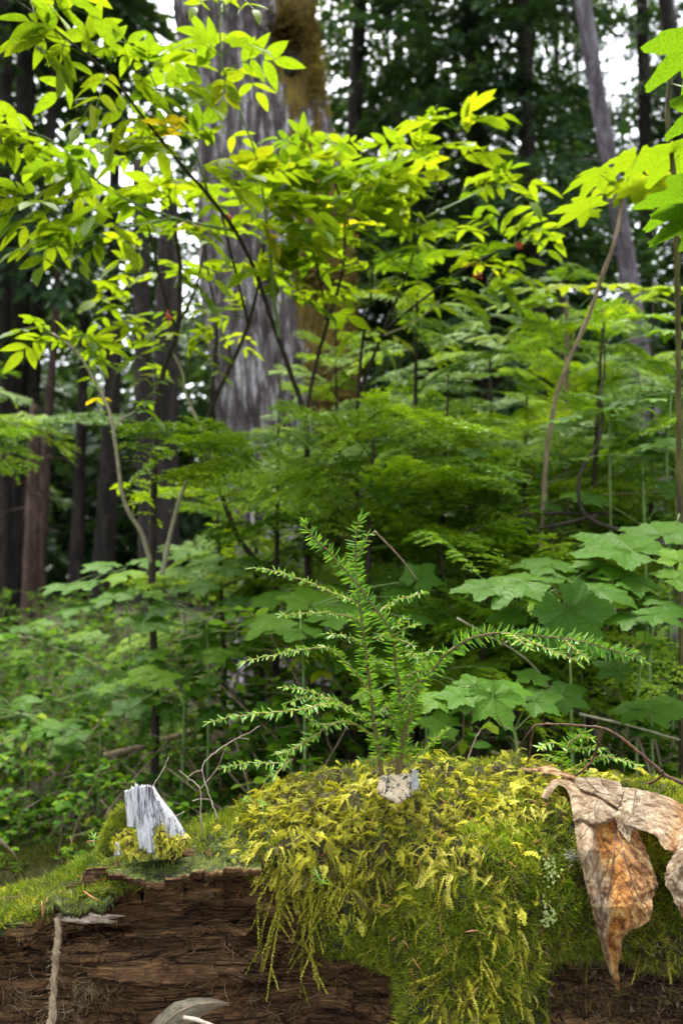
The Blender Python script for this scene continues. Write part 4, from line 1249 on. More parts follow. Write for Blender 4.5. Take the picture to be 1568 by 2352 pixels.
def patch(mb, rows, tint, nu=44, nv=60, wr=.004, offs=0.0, seed=0, ragged=0.0, lu0=-1, lu1=1, v0=0, v1=1, conv=za, depth=None, fold=None):
    R = []
    for r in rows:
        r2 = np.array([(x[0], x[1], x[2] if len(x) > 2 else 0) for x in conv([(a[0], a[1], a[2] if len(a) > 2 else 0) for a in r])], float)
        R.append(curve(r2, nu))
    R = np.array(R)
    Gd = np.stack([curve(R[:, k], nv) for k in range(nu)], 1)      # nv, nu, 3
    d = (lbd(Gd[..., 1]) if depth is None else depth) + Gd[..., 2] + offs
    s = np.linspace(-1, 1, nu)
    if ragged:
        e = fbm(np.stack([np.linspace(0, 1, nv) * 40, np.zeros(nv) + seed, np.zeros(nv)], -1), 1, 3, seed)
        e2 = fbm(np.stack([np.linspace(0, 1, nv) * 40, np.zeros(nv) + seed + 9, np.zeros(nv)], -1), 1, 3, seed)
        Gd[..., 0] += ragged * (e[:, None] * np.clip(-s, 0, 1)[None] ** 4 + e2[:, None] * np.clip(s, 0, 1)[None] ** 4)
        e3 = fbm(np.stack([np.linspace(0, 1, nu) * 40, np.zeros(nu) + seed + 3, np.zeros(nu)], -1), 1, 3, seed)
        Gd[-1, :, 1] += ragged * e3
    W = P(Gd[..., 0], Gd[..., 1], d)
    wrk = (1 - np.abs(fbm(W, 38, 3, seed)) * 2) * wr * .7 + (1 - np.abs(fbm(W, 110, 3, seed + 3)) * 2) * wr * .4
    W = W - FW * wrk[..., None]
    i, j = np.meshgrid(np.arange(nv - 1), np.arange(nu - 1), indexing='ij')
    lu = np.broadcast_to(np.linspace(lu0, lu1, nu), (nv, nu)); lv = np.broadcast_to(np.linspace(v0, v1, nv)[:, None], (nv, nu))
    tt_ = np.broadcast_to(np.asarray(tint, float), (nv, nu)) if np.ndim(tint) != 1 else np.broadcast_to(np.interp(np.linspace(0, 1, nu), np.linspace(0, 1, len(tint)), tint), (nv, nu))
    mb.add(W.reshape(-1, 3), [np.stack([i * nu + j, i * nu + j + 1, (i + 1) * nu + j + 1, (i + 1) * nu + j], -1).reshape(-1, 4)], tt_.reshape(-1), lu.reshape(-1), lv.reshape(-1))
    return W


dl = thing("dead_leaf", "big crumpled tan and orange dead leaf draped over the mossy log", "dead leaf", tuple(P(1400, 1900, 1.03)))
mb = MB()
WA = patch(mb, [
    [(520, 600, .002), (600, 650, .003), (700, 690, .006), (790, 690, .006), (830, 690, .006), (880, 720, .004), (1000, 760, .004)],
    [(470, 720, .004), (540, 730, -.012), (630, 780, -.010), (680, 850, .006), (825, 860, .010), (900, 860, .002), (1050, 880, .006)],
    [(490, 900, .006), (560, 910, -.014), (640, 940, -.012), (675, 1000, .006), (812, 1020, .008), (920, 1000, .0), (1100, 1000, .008)],
    [(545, 1140, .006), (600, 1130, -.014), (650, 1150, -.012), (680, 1190, .005), (790, 1190, .008), (960, 1190, -.004), (1185, 1265, .006)],
    [(590, 1350, .006), (630, 1340, -.012), (670, 1340, -.010), (705, 1380, .005), (765, 1380, .006), (960, 1380, -.006), (1150, 1350, .006)],
    [(635, 1520, .006), (670, 1510, -.010), (700, 1510, -.008), (730, 1550, .004), (757, 1550, .004), (930, 1560, -.006), (1105, 1570, -.010)],
    [(685, 1710, .006), (712, 1700, -.008), (740, 1700, -.008), (765, 1730, .004), (785, 1730, .002), (840, 1710, -.006), (900, 1690, -.002)],
    [(725, 1880, .005), (745, 1870, -.006), (765, 1870, -.006), (785, 1890, .002), (805, 1890, 0), (840, 1870, -.004), (870, 1860, 0)],
    [(775, 2010, .003), (790, 2000, -.004), (802, 2000, -.004), (815, 2010, 0), (828, 2010, 0), (838, 2000, -.002), (848, 1990, 0)],
    [(828, 2170, .002), (834, 2165, -.002), (840, 2165, -.002), (846, 2175, 0), (852, 2175, 0), (858, 2165, 0), (864, 2155, 0)]],
    [0.15, .1, .25, 1.0, 1.0, .8, .75, .6], 90, 150, .005, .004, 1, 3.0)
mb.build("hanging_lobe", M['dead'], dl)
mb = MB()
patch(mb, [
    [(385, 360, .004), (430, 350, 0), (560, 340, 0), (700, 350, 0), (870, 390, .004)],
    [(400, 410), (500, 410, -.006), (620, 430, 0), (760, 450, -.004), (885, 460, .004)],
    [(430, 490), (520, 500, .004), (640, 520, -.008), (760, 530, -.004), (870, 560)],
    [(470, 560), (540, 600, -.008), (650, 640, -.010), (740, 640, -.004), (830, 620)],
    [(462, 660), (560, 690, -.012), (640, 740, -.014), (720, 720, -.008), (810, 680)],
    [(468, 720, .006), (560, 730, -.004), (640, 765, -.002), (700, 760, 0), (790, 720, .002)]], .08, 60, 60, .006, -.004, 2, 3.0)
patch(mb, [
    [(425, 342, .004), (560, 338, .002), (700, 352, 0), (860, 380, .002)],
    [(480, 400, 0), (600, 400, -.008), (750, 420, -.006), (888, 450, -.002)],
    [(550, 450, -.002), (660, 480, -.010), (760, 510, -.008), (875, 520, -.004)],
    [(600, 480, .002), (700, 520, -.006), (780, 560, -.006), (835, 600, 0)]], .0, 50, 40, .005, -.012, 7, 3.0)
mb.build("folded_lobe", M['dead'], dl)
mb = MB()
patch(mb, [
    [(870, 420, .004), (1000, 440, 0), (1120, 465, 0), (1250, 500, .002), (1430, 580, .006)],
    [(870, 520, 0), (980, 550, -.006), (1100, 570, 0), (1230, 600, -.004), (1430, 680, 0)],
    [(840, 630, 0), (960, 660, -.010), (1080, 690, -.004), (1200, 720, -.008), (1430, 780, -.002)],
    [(810, 690, .002), (920, 740, -.010), (1050, 790, -.006), (1170, 820, -.010), (1390, 870, -.004)],
    [(925, 900, .006), (990, 790, -.004), (1150, 830, -.002), (1230, 940, -.006), (1345, 1000, 0)]], [0.0, .0, .1, .25, .85], 80, 60, .006, -.008, 3, 5.0)
mb.build("shoulder", M['dead'], dl)
mb = MB()
patch(mb, [
    [(1370, 760, -.004), (1450, 740, -.01), (1600, 740, 0), (1750, 760, .01)],
    [(1345, 950, -.004), (1430, 950, -.014), (1600, 940, -.004), (1750, 960, .01)],
    [(1260, 1120, 0), (1400, 1110, -.014), (1580, 1100, 0), (1750, 1150, .01)],
    [(1238, 1215, 0), (1390, 1230, -.010), (1580, 1250, -.002), (1740, 1300, .01)],
    [(1310, 1360, 0), (1430, 1370, -.008), (1580, 1400, -.002), (1720, 1450, .01)],
    [(1400, 1560, .002), (1460, 1560, -.006), (1560, 1580, 0), (1660, 1600, .01)],
    [(1500, 1720, .002), (1530, 1720, -.004), (1580, 1730, 0), (1600, 1740, .01)]], .1, 60, 90, .006, -.014, 4, 5.0)
mb.build("hanging_lobe", M['dead'], dl)
mb = MB()
patch(mb, [
    [(185, 510, 0), (212, 522, -.006), (240, 530, 0)], [(235, 420, 0), (262, 435, -.006), (292, 452, 0)], [(300, 362, 0), (318, 380, -.006), (335, 410, 0)],
    [(390, 358, 0), (395, 395, -.006), (385, 430, 0)], [(480, 410, 0), (455, 460, -.006), (425, 490, 0)], [(560, 540, .004), (500, 590, -.006), (455, 640, .004)], [(620, 640, .01), (540, 680, 0), (465, 720, .01)]], .2, 16, 50, .003, -.014, 5, 1.0)
patch(mb, [
    [(10, 248, 0), (120, 262, -.004), (250, 236, 0), (340, 275, -.004), (480, 330, 0)], [(20, 262, -.004), (125, 276, -.008), (235, 270, -.006), (330, 300, -.01), (460, 345, -.006)],
    [(20, 280, 0), (130, 292, -.004), (215, 305, 0), (320, 325, -.006), (440, 362, 0)]], .55, 50, 14, .005, -.016, 6, 2.0)
mb.build("curled_edge", M['dead'], dl)
M['vein'] = stem_mat("leaf_vein", (.03, .018, .02), (.13, .07, .04), 200, .6)
for pts in ([(825, 700), (828, 860), (812, 1020), (790, 1190), (765, 1380), (752, 1550), (775, 1720)],
            [(835, 700), (875, 860), (905, 1000), (940, 1150), (985, 1280), (1060, 1450), (1095, 1560)]):
    vm = MB()
    path = []
    for a, b in pts:
        u, v = za([(a, b)])[0][:2]
        pu, pv, pd = proj(WA.reshape(-1, 3)); k = np.argmin((pu - u) ** 2 + (pv - v) ** 2)
        path.append(WA.reshape(-1, 3)[k] - FW * .0014)
    tube(vm, curve(np.array(path), 40), (.0011, .0009, .0003), 6)
    vm.build("vein", M['vein'], dl)
for pts in ([(1005, 450), (990, 560), (965, 670), (900, 760)], [(560, 350), (640, 430), (700, 480), (790, 500)], [(700, 350), (750, 420), (850, 440)], [(660, 700), (650, 600), (700, 500)]):
    vm = MB()
    a = np.array([za([p])[0] for p in pts])
    tube(vm, curve(P(a[:, 0], a[:, 1], lbd(a[:, 1]) - .027), 20), (.0009, .0004), 5)
    vm.build("vein", M['vein'], dl)

# pale curled leaf at the foot of the hollow
pl = thing("dead_leaf", "pale greenish curled dead leaf lying in the brown hollow at the bottom", "dead leaf", tuple(P(430, 2350, .98)))
mb = MB()
zc = lambda r: r
WP = patch(mb, [
    [(335, 2375, 0), (352, 2345, 0), (378, 2318, -.004), (410, 2298, -.006), (450, 2290, -.004), (495, 2292, 0), (527, 2303, .004)],
    [(345, 2385, -.01), (365, 2355, -.012), (395, 2330, -.014), (430, 2313, -.016), (465, 2302, -.014), (500, 2300, -.006), (527, 2305, .004)],
    [(370, 2390, -.008), (390, 2365, -.012), (415, 2347, -.014), (445, 2330, -.014), (475, 2318, -.010), (505, 2308, -.004), (528, 2307, .004)],
    [(395, 2392, .006), (412, 2372, .002), (430, 2355, 0), (455, 2338, 0), (480, 2324, 0), (505, 2312, .002), (528, 2309, .004)]], [0.4, .05, .0, 0.1, .7], 70, 26, .003, 0, 11, 1.5, conv=zc, depth=.99)
mb.build("blade", M['dead_pale'], pl)
vm = MB(); tube(vm, WP[9, ::3] - FW * .001, (.0014, .0005), 6); vm.build("midrib", M['brown_stem'], pl)
vm = MB(); tube(vm, px_path([(422, 2338, .96), (455, 2345, .95), (500, 2362, .94)], 12), (.0025, .002), 6, knob=.15)
tag(vm.build("dry_twig", M['pale_wood']), "short pale stick lying beside the curled leaf in the hollow", "twig", "bare twigs on the log")

# ================================================================== FALLEN NEEDLES AND LICHEN
def on_surf(u, v, off):
    return P(u, v, surf_depth(u, v) - off)


dbm = MB()
for k in range(1100):
    u_, v_ = random.uniform(1250, 1600), random.uniform(2180, 2345)
    if random.random() < .3: u_, v_ = random.gauss(1510, 40), random.gauss(2265, 40)
    p = on_surf(u_, v_, random.uniform(.001, .01)); l_ = random.uniform(.003, .009)
    fr = frames(RG.normal(0, 1, (1, 3)), RG.normal(0, 1, (1, 3)) + np.array([[0, -1, .5]])) * l_ * np.array([.6, 1.6, 1])
    dbm.inst(DIAMOND, fr, p[None], [random.random()])
tag(dbm.build("leaf_debris", M['debris']), "dark brown crumbled leaf debris in the hollow under the dead leaf", "debris", kind='stuff')
nl = []
for k in range(95):
    zone = random.random()
    if zone < .25:
        u, v = random.uniform(150, 560), random.uniform(1900, 2090)
    elif zone < .6:
        u, v = random.uniform(600, 1320), random.uniform(1790, 2000)
    else:
        u, v = random.uniform(880, 1300), random.uniform(2000, 2340)
    nl.append((u, v, random.uniform(0, math.pi), random.uniform(14, 30)))
for x in [(1215, 1840, .25, 45), (1225, 1834, .4, 50), (1235, 1845, .1, 45), (1212, 1850, .5, 36), (1255, 1850, -.5, 30), (965, 1990, 1.3, 30), (1230, 1936, -.5, 24)]:
    nl.append(x)
hang = [(104, 2085, 1.75, 40), (96, 2090, 1.4, 36), (140, 2060, 1.5, 30), (183, 2110, 1.8, 36), (213, 2075, 1.5, 26), (240, 2085, .5, 30), (212, 2060, .45, 46), (220, 2125, 1.4, 26), (300, 2010, 1.3, 0), (396, 1985, 1.4, 22), (386, 1975, 2.1, 20), (268, 2120, 1.45, 22), (545, 2060, 1.9, 36)]
nmesh = []
for k in range(4):
    m = MB(); c = random.uniform(-.2, .2)
    tube(m, curve(np.array([(0, -.5, 0), (c * .3, 0, abs(c) * .4), (0, .5, 0)]), 5), (.03, .055, .03), 5, random.random() * .9)
    me = m.mesh("dry_needle"); me.materials.append(M['dryneedle']); nmesh.append(me)
for k, (u, v, a, l) in enumerate(nl + [h for h in hang if h[3]]):
    hg = k >= len(nl)
    p = on_surf(u, v, random.uniform(.004, .014) if not hg else .014)
    if VV[int((u + 300) / 2200 * (NU - 1)), -1] and not hg and v > np.interp(u, us, lipv[:, 0]):
        continue
    o = bpy.data.objects.new("dry_needle", nmesh[k % 4])
    o.location = p
    L_ = l / F * 1.07
    D = np.array([math.cos(a), random.uniform(-.3, .3), -math.sin(a)])
    fr = frames(D[None], np.array([[.2, -1, .6]]))[0]
    o.matrix_world = Matrix([[fr[0][0] * L_, fr[0][1] * L_, fr[0][2] * L_, p[0]], [fr[1][0] * L_, fr[1][1] * L_, fr[1][2] * L_, p[1]], [fr[2][0] * L_, fr[2][1] * L_, fr[2][2] * L_, p[2]], [0, 0, 0, 1]])
    COL.objects.link(o)
    if hg:
        tag(o, "reddish dry needle dangling at the broken edge of the log's slab", "dry needle", "dry needles hanging at the slab edge")
    else:
        tag(o, "orange brown dry conifer needle caught in the moss of the log", "dry needle", "dry needles fallen in the moss")
M['lichen'] = leaf_mat("lichen", [(0, (.15, .2, .05)), (1, (.32, .38, .13))], tr=.2, rough=.8)
M['lichen2'] = leaf_mat("lichen_pale", [(0, (.15, .17, .1)), (1, (.3, .31, .22))], tr=.2, rough=.8)
for (u, v, r, mt, lab) in [(1263, 2000, 16, 'lichen', "pale green lichen patch in the moss, upper of the two left of the dead leaf"), (1257, 2103, 14, 'lichen', "yellow green lichen patch, lower of the two left of the dead leaf"),
                           (1315, 1970, 18, 'lichen2', "whitish branching lichen touching the left edge of the dead leaf")]:
    m = MB(); c = on_surf(u, v, .014)
    for q in range(42):
        if mt == 'lichen':
            pp = P(u + RG.normal(0, r * .6), v + RG.normal(0, r * 1.0), surf_depth(u, v) - .014 - random.random() * .006)
            fr = frames(np.array([[random.uniform(-1, 1), -.3, random.uniform(-1, 1)]]), np.array([[0, -1, .5]])) * random.uniform(.003, .006)
            m.inst(OVAL[0], fr, pp[None], [random.random()])
        else:
            a = c + RG.normal(0, r * .0002, 3); b = a + np.array([random.uniform(-.012, .012), -.004, random.uniform(-.004, .012)])
            tube(m, [a, (a + b) / 2 + (0, 0, .002), b], (.0008, .0004), 4, random.random(), cap=False)
    tag(m.build("lichen", M[mt]), lab, "lichen", "lichens on the log")


# ================================================================== GROUND
def gz(x, y):
    """height of the forest floor"""
    x = np.asarray(x, float); y = np.asarray(y, float)
    p = np.stack([x, y, np.zeros_like(x)], -1)
    return 0.10 * fbm(p, .45, 3, 21) + .03 * fbm(p, 2.5, 2, 22) - .06 + 0.012 * np.clip(y - 4, 0, 60)


gxs = np.concatenate([-np.geomspace(60, 3, 40), np.linspace(-2.9, 2.9, 70), np.geomspace(3, 60, 40)])
gys = np.concatenate([np.linspace(-12, .2, 12), np.linspace(.3, 7, 90), np.geomspace(7.2, 90, 60)])
gx, gy = np.meshgrid(gxs, gys, indexing='ij')
gm = MB(); n1, n2 = gx.shape
i, j = np.meshgrid(np.arange(n1 - 1), np.arange(n2 - 1), indexing='ij')
gm.add(np.stack([gx, gy, gz(gx, gy)], -1).reshape(-1, 3), [np.stack([i * n2 + j, (i + 1) * n2 + j, (i + 1) * n2 + j + 1, i * n2 + j + 1], -1).reshape(-1, 4)])


def ground_mat():
    m, N, L = new_mat("forest_floor")
    f = nz(N, L, 3, 6, .7, objco(N, L)); g = nz(N, L, 25, 5, .7, objco(N, L))
    a = ramp(N, L, f, [(.35, (.02, .012, .008)), (.5, (.035, .028, .011)), (.65, (.028, .042, .009))])
    col = mixc(N, L, 1.0, a, ramp(N, L, g, [(.3, .6), (.7, 1.5)]), 'MULTIPLY')
    p = N.new("ShaderNodeBsdfPrincipled"); L.new(col, p.inputs['Base Color']); p.inputs['Roughness'].default_value = .9
    L.new(bump(N, L, g, 1.0, .03), p.inputs['Normal'])
    o = N.new("ShaderNodeOutputMaterial"); L.new(p.outputs[0], o.inputs[0])
    return m


tag(gm.build("ground", ground_mat()), kind='structure')


def foot(u, d):
    """point on the forest floor in photo column u at depth d"""
    p = P(u, 1304, d)
    return np.array([p[0], p[1], float(gz(p[0], p[1]))])


# ================================================================== TREES
def bark_mat(name, a, b, c, scale=6, moss=0.0):
    m, N, L = new_mat(name)
    co = objco(N, L, (1, 1, .16))
    f = nz(N, L, scale, 6, .7, co, .4); g = nz(N, L, scale * 4, 4, .7, objco(N, L, (1, 1, .35)))
    col = ramp(N, L, f, [(.32, a), (.5, b), (.68, c)])
    col = mixc(N, L, 1.0, col, ramp(N, L, g, [(.3, .55), (.7, 1.4)]), 'MULTIPLY')
    if moss:
        k = nz(N, L, 5, 5, .75, objco(N, L, (1, 1, .45)))
        s = N.new("ShaderNodeMath"); s.operation = 'ADD'; L.new(k, s.inputs[0]); L.new(attr(N, "tint"), s.inputs[1])
        mc = ramp(N, L, nz(N, L, 30, 4, .7), [(.3, (.06, .035, .012)), (.5, (.17, .115, .03)), (.72, (.3, .22, .03))])
        col = mixc(N, L, ramp(N, L, s.outputs[0], [(.98, 0.0), (1.1, 1.0)]), col, mc)
    p = N.new("ShaderNodeBsdfPrincipled"); L.new(col, p.inputs['Base Color'])
    p.inputs['Roughness'].default_value = .85; p.inputs['Specular IOR Level'].default_value = .2
    L.new(bump(N, L, f, 1.0, .04), p.inputs['Normal'])
    o = N.new("ShaderNodeOutputMaterial"); L.new(p.outputs[0], o.inputs[0])
    return m


M['bark_big'] = bark_mat("old_bark", (.025, .018, .016), (.15, .12, .12), (.72, .67, .7), 22, .5)
M['bark_grey'] = bark_mat("grey_bark", (.04, .035, .035), (.12, .1, .11), (.26, .23, .26), 10)
M['bark_dark'] = bark_mat("dark_bark", (.012, .010, .008), (.032, .026, .021), (.075, .062, .05), 10)
M['bark_red'] = bark_mat("red_bark", (.02, .013, .01), (.075, .048, .034), (.16, .105, .075), 14)

bt = thing("old_tree", "thick leaning old tree trunk with pale flaky bark and mossy brown right side", "tree", tuple(foot(700, 5.0)))
axis_px = [(548, -260, 5.0, 160), (563, 0, 5.0, 156), (604, 250, 5.0, 150), (634, 550, 5.0, 166), (648, 750, 5.0, 165), (668, 950, 5.0, 160), (700, 1200, 5.0, 150), (715, 1400, 5.0, 160), (720, 1700, 5.0, 200)]
ap = np.array(axis_px, float)
cl = curve(ap, 260)
CP = P(cl[:, 0], cl[:, 1], cl[:, 2]); CR = cl[:, 3] / F * 5.0
NS = 240
ang = np.linspace(0, 2 * math.pi, NS, endpoint=False)
T = tangents(CP); X = np.array([1.0, 0, 0]) - T[:, :1] * T; X = unit(X); Yv = np.cross(T, X)
D = np.cos(ang)[None, :, None] * X[:, None] + np.sin(ang)[None, :, None] * Yv[:, None]
cyl = np.stack([np.broadcast_to(np.cos(ang), (260, NS)) * 1.0, np.broadcast_to(np.sin(ang), (260, NS)), np.broadcast_to(CP[:, 2:3] * .16, (260, NS))], -1)
br = fbm(cyl, 7.5, 4, 31) * 1.0; chip = fbm(cyl * (1, 1, 6), 9, 3, 35); big = fbm(cyl, 1.6, 2, 33)
rr = CR[:, None] * (1 + .10 * big + .11 * np.clip(np.abs(br) * 2.2, 0, 1) + .03 * chip - .06)
S = CP[:, None] + D * rr[..., None]
tm = MB(); i, j = np.meshgrid(np.arange(259), np.arange(NS), indexing='ij'); j2 = (j + 1) % NS
pu, pv, _ = proj(S.reshape(-1, 3))
mo = np.clip((pu - (600 + (pv - 250) * .09)) / 130, -.4, .55) * .6 + .2 * np.exp(-(((pu - 655) / 60) ** 2 + ((pv - 100) / 110) ** 2)) + .3 * np.exp(-(((pu - 745) / 90) ** 2 + ((pv - 640) / 90) ** 2)) + .25 * np.exp(-(((pu - 800) / 70) ** 2 + ((pv - 900) / 120) ** 2))
tm.add(S.reshape(-1, 3), [np.stack([i * NS + j, i * NS + j2, (i + 1) * NS + j2, (i + 1) * NS + j], -1).reshape(-1, 4)[:, ::-1]], mo + .2)
tm.build("trunk", M['bark_big'], bt)
M['bark_moss'] = leaf_mat("bark_moss", [(0, (.05, .03, .012)), (.5, (.15, .11, .03)), (1, (.32, .28, .04))], tr=.2, rough=.8, spec=.1)
mp = S.reshape(-1, 3); mN = D.reshape(-1, 3); mow = mo.reshape(-1)
vis = (mN @ np.array([0, -1.0, 0]) > -.2) & (pv > -60) & (pv < 1350)
shelf = lambda a, b, c, d_: np.exp(-(((pu - a) / c) ** 2 + ((pv - b) / d_) ** 2))
wgt = np.clip(mow * 1.6 + 1.2 * fbm(mp, 3.0, 3, 44) - .35, 0, 1) + 1.6 * (shelf(655, 75, 35, 22) + shelf(740, 625, 60, 22) + shelf(640, 40, 40, 18) + shelf(790, 860, 60, 30) + shelf(715, 200, 14, 60) + shelf(760, 920, 60, 20))
idx = RG.choice(len(mp), 10000, p=(wgt * vis) / (wgt * vis).sum())
Dd = unit(mN[idx] + RG.normal(0, .6, (len(idx), 3)) + np.array([0, 0, -.3])); sm_ = rnd(.02, .06, len(idx)) * (1 + 1.2 * np.clip(shelf(655, 75, 35, 22) + shelf(740, 625, 60, 22), 0, 1)[idx])
mm_ = frames(Dd, RG.normal(0, 1, Dd.shape)) * np.stack([sm_ * 2.5, sm_, sm_], -1)[:, None, :]
bmz = MB(); bmz.inst(BL[0], mm_, mp[idx] + RG.normal(0, .012, (len(idx), 3)), np.clip(rnd(.1, .8, len(idx)) + .5 * fbm(mp[idx], 5, 2, 45), 0, 1))
hol = MB()
for (u, v, rx, rz) in [(512, 225, .06, .2), (660, 145, .07, .08), (745, 668, .12, .045)]:
    c = P(u, v, 4.66)
    th, ph = np.meshgrid(np.linspace(0, math.pi, 12), np.linspace(0, 2 * math.pi, 20), indexing='ij')
    dv = np.stack([np.sin(th) * np.cos(ph) * rx, np.sin(th) * np.sin(ph) * .03, np.cos(th) * rz], -1)
    dv *= (1 + .3 * fbm(dv * 20, 1, 2, u))[..., None]
    i, j = np.meshgrid(np.arange(11), np.arange(19), indexing='ij')
    hol = MB(); hol.add((c + dv).reshape(-1, 3), [np.stack([i * 20 + j, (i + 1) * 20 + j, (i + 1) * 20 + j + 1, i * 20 + j + 1], -1).reshape(-1, 4)])
    hol.build("knothole", M['bark_dark'], bt)
bmz.build("bark_moss", M['bark_moss'], bt)['kind'] = 'stuff'


# crown branch spray for far conifers
def spray_tpl(seed, n=150):
    r = np.random.default_rng(seed)
    m = MB()
    t = r.random(n) ** .8
    side = r.choice([-1, 1], n)
    w = .42 * np.sin(np.pi * np.clip(t * .85 + .12, 0, 1))
    off = r.random(n)
    pos = np.stack([side * off * w, t + off * w * .5, -.35 * t * t - .28 * (off * w) + r.normal(0, .012, n)], -1)
    D = np.stack([side * .7, .6 + r.normal(0, .2, n), -.35 + r.normal(0, .3, n)], -1)
    mm = frames(D, r.normal(0, .5, (n, 3)) + np.array([0, 0, 1]))
    s = r.uniform(.06, .13, n)
    mm = mm * np.stack([s * .42, s, s], -1)[:, None, :]
    m.inst(DIAMOND, mm, pos, np.full(n, .5))
    V = np.concatenate(m.v)
    return V, [np.concatenate(m.f[4])], np.zeros(len(V)), V[:, 1]


SPR = [spray_tpl(s) for s in range(4)]


def crown_mesh(seed, H, z0, R, nb, gap=.25):
    r = np.random.default_rng(seed)
    m = MB()
    h = z0 + (H - z0) * np.sort(r.random(nb)) ** .9
    f = (h - z0) / (H - z0)
    ln = R * (1 - f) ** .7 * r.uniform(.55, 1.15, nb) * np.clip(.5 + f * 6, .5, 1) + .3
    a = r.random(nb) * 2 * math.pi
    keep = fbm(np.stack([np.cos(a), np.sin(a), h * .35], -1), 1.6, 2, seed + 50) > -gap
    h, f, ln, a = h[keep], f[keep], ln[keep], a[keep]
    D = np.stack([np.cos(a), np.sin(a), r.uniform(-.35, .1, len(a))], -1)
    mm = frames(D, np.array([[0, 0, 1.0]] * len(a)) + r.normal(0, .2, (len(a), 3)))
    mm = mm * np.stack([ln * .9, ln, ln], -1)[:, None, :]
    pos = np.stack([0 * h, 0 * h, h], -1)
    ti = np.clip(r.uniform(.1, .9, len(a)), 0, 1); w = r.integers(0, 4, len(a))
    for q in range(4):
        m.inst(SPR[q], mm[w == q], pos[w == q], ti[w == q])
    me = m.mesh("crown", False); me.materials.append(M['conifer'])
    return me


CROWN = [crown_mesh(1, 17, 1.2, 2.2, 380, .0), crown_mesh(2, 20, 2.5, 2.5, 360, .0), crown_mesh(3, 15, .6, 2.0, 420, .2), crown_mesh(4, 22, 4.5, 2.4, 240, .0)]


def trunk_path(u0, v0, u1, v1, d, top=18.0):
    """straight line through two photo points at depth d, from the floor to the top"""
    a, b = P(u0, v0, d), P(u1, v1, d)
    if a[2] < b[2]:
        a, b = b, a
    dr = (a - b) / (a[2] - b[2])
    g = float(gz(b[0], b[1])) - .1
    p0 = b + dr * (g - b[2])
    return p0, dr


tree_id = 0


def far_tree(u0, v0, u1, v1, w, d, mat, label, crown=None, top=18, bot=1.25, group="trees of the forest behind", cs=1.0, rot=None):
    global tree_id
    p0, dr = trunk_path(u0, v0, u1, v1, d, top)
    t = thing("conifer_tree" if crown is not None else "bare_trunk", label, "tree", tuple(p0), group)
    r = w / F * d / 2
    pts = [p0 + dr * z for z in np.linspace(0, top, 40)]
    m = MB()
    pa = np.array(pts) + fbm(np.array(pts), .5, 2, tree_id)[:, None] * np.array([.04, 0, 0])
    tube(m, pa, (r * bot * 1.15, r * 1.0, r * .85, r * .6), 14, .5, knob=.07)
    m.build("trunk", mat, t)
    if crown is not None:
        o = bpy.data.objects.new("crown", CROWN[crown])
        COL.objects.link(o); o.parent = t
        sh = Matrix(((1, 0, dr[0], 0), (0, 1, dr[1], 0), (0, 0, 1, 0), (0, 0, 0, 1)))
        o.matrix_local = sh @ Matrix.Rotation(rot if rot is not None else tree_id * 1.7, 4, 'Z') @ Matrix.Scale(cs, 4)
    else:
        for k in range(10):   # dead branch stubs
            z = random.uniform(1.5, min(top, 8)); b = p0 + dr * z; a = random.uniform(0, 6.28); l = random.uniform(.2, .7)
            e = b + np.array([math.cos(a) * l, math.sin(a) * l, -.15 * l])
            sm = MB(); tube(sm, curve([b, (b + e) / 2 + (0, 0, .03), e], 6), (.012, .004), 5); sm.build("dead_branch", mat, t)
    tree_id += 1
    return t


T_ = [
    (828, 0, 812, 350, 34, 12, 'bark_dark', "slim dark trunk just right of the thick old tree, sky gaps around it", 3, 18),
    (1342, 0, 1402, 380, 38, 9, 'bark_grey', "pale grey patchy trunk leaning left before the bright sky at upper right", None, 16),
    (1528, 0, 1556, 160, 34, 11, 'bark_dark', "dark trunk at the top right corner behind the broad yellow leaves", None, 18),
    (1085, 100, 1100, 400, 44, 12, 'bark_dark', "dense dark conifer right of the centre top", 1, 20),
    (1215, 350, 1225, 560, 34, 11, 'bark_dark', "dense dark conifer between the centre and the pale grey trunk", 0, 20),
    (962, 100, 968, 500, 28, 16, 'bark_dark', "tall dark conifer far behind the elder's upper right leaves", 1, 20),
    (270, 100, 262, 500, 26, 13, 'bark_dark', "slim conifer behind the elder's upper left leaves", 3, 19),
    (98, 560, 70, 950, 26, 12, 'bark_dark', "dark slender trunk at the left edge region rising from the brown snag's side", 3, 19),
    (320, 450, 345, 1290, 46, 10, 'bark_dark', "dark trunk behind the elder's black main stem", None, 6.2),
    (388, 520, 372, 1290, 66, 8.5, 'bark_dark', "broad dark trunk left of the thick old tree", None, 5.2),
    (262, 850, 240, 1280, 46, 11.5, 'bark_dark', "dim grey trunk behind the arching pale elder stem", None, 4.6),
    (188, 900, 172, 1300, 26, 12, 'bark_dark', "narrow black trunk between the brown snag and the arching stem", None, 7),
    (38, 950, 30, 1300, 44, 12, 'bark_dark', "dim grey trunk at the left edge of the photo beside the brown snag", 3, 18),
    (10, 200, 5, 900, 34, 11.5, 'bark_dark', "dark conifer with green boughs cut by the left edge of the photo", 3, 18),
    (1480, 300, 1490, 800, 30, 15, 'bark_dark', "far conifer behind the broad leaves at the right", 0, 19),
    (700, 300, 705, 900, 30, 17, 'bark_dark', "far conifer hidden mostly behind the thick old tree", 1, 20),
]
for a in T_:
    far_tree(a[0], a[1], a[2], a[3], a[4], a[5], M[a[6]], a[7], a[8], a[9])
# broken reddish snag on the left
far_tree(78, 1000, 72, 1300, 36, 9, M['bark_red'], "broken reddish brown snag standing at the left among dark trunks", None, 2.9, 1.2, "trees of the forest behind")
far_tree(134, 630, 126, 760, 24, 11, M['bark_red'], "thin reddish snag leaning behind the left elder leaves", None, 5.2, 1.2)
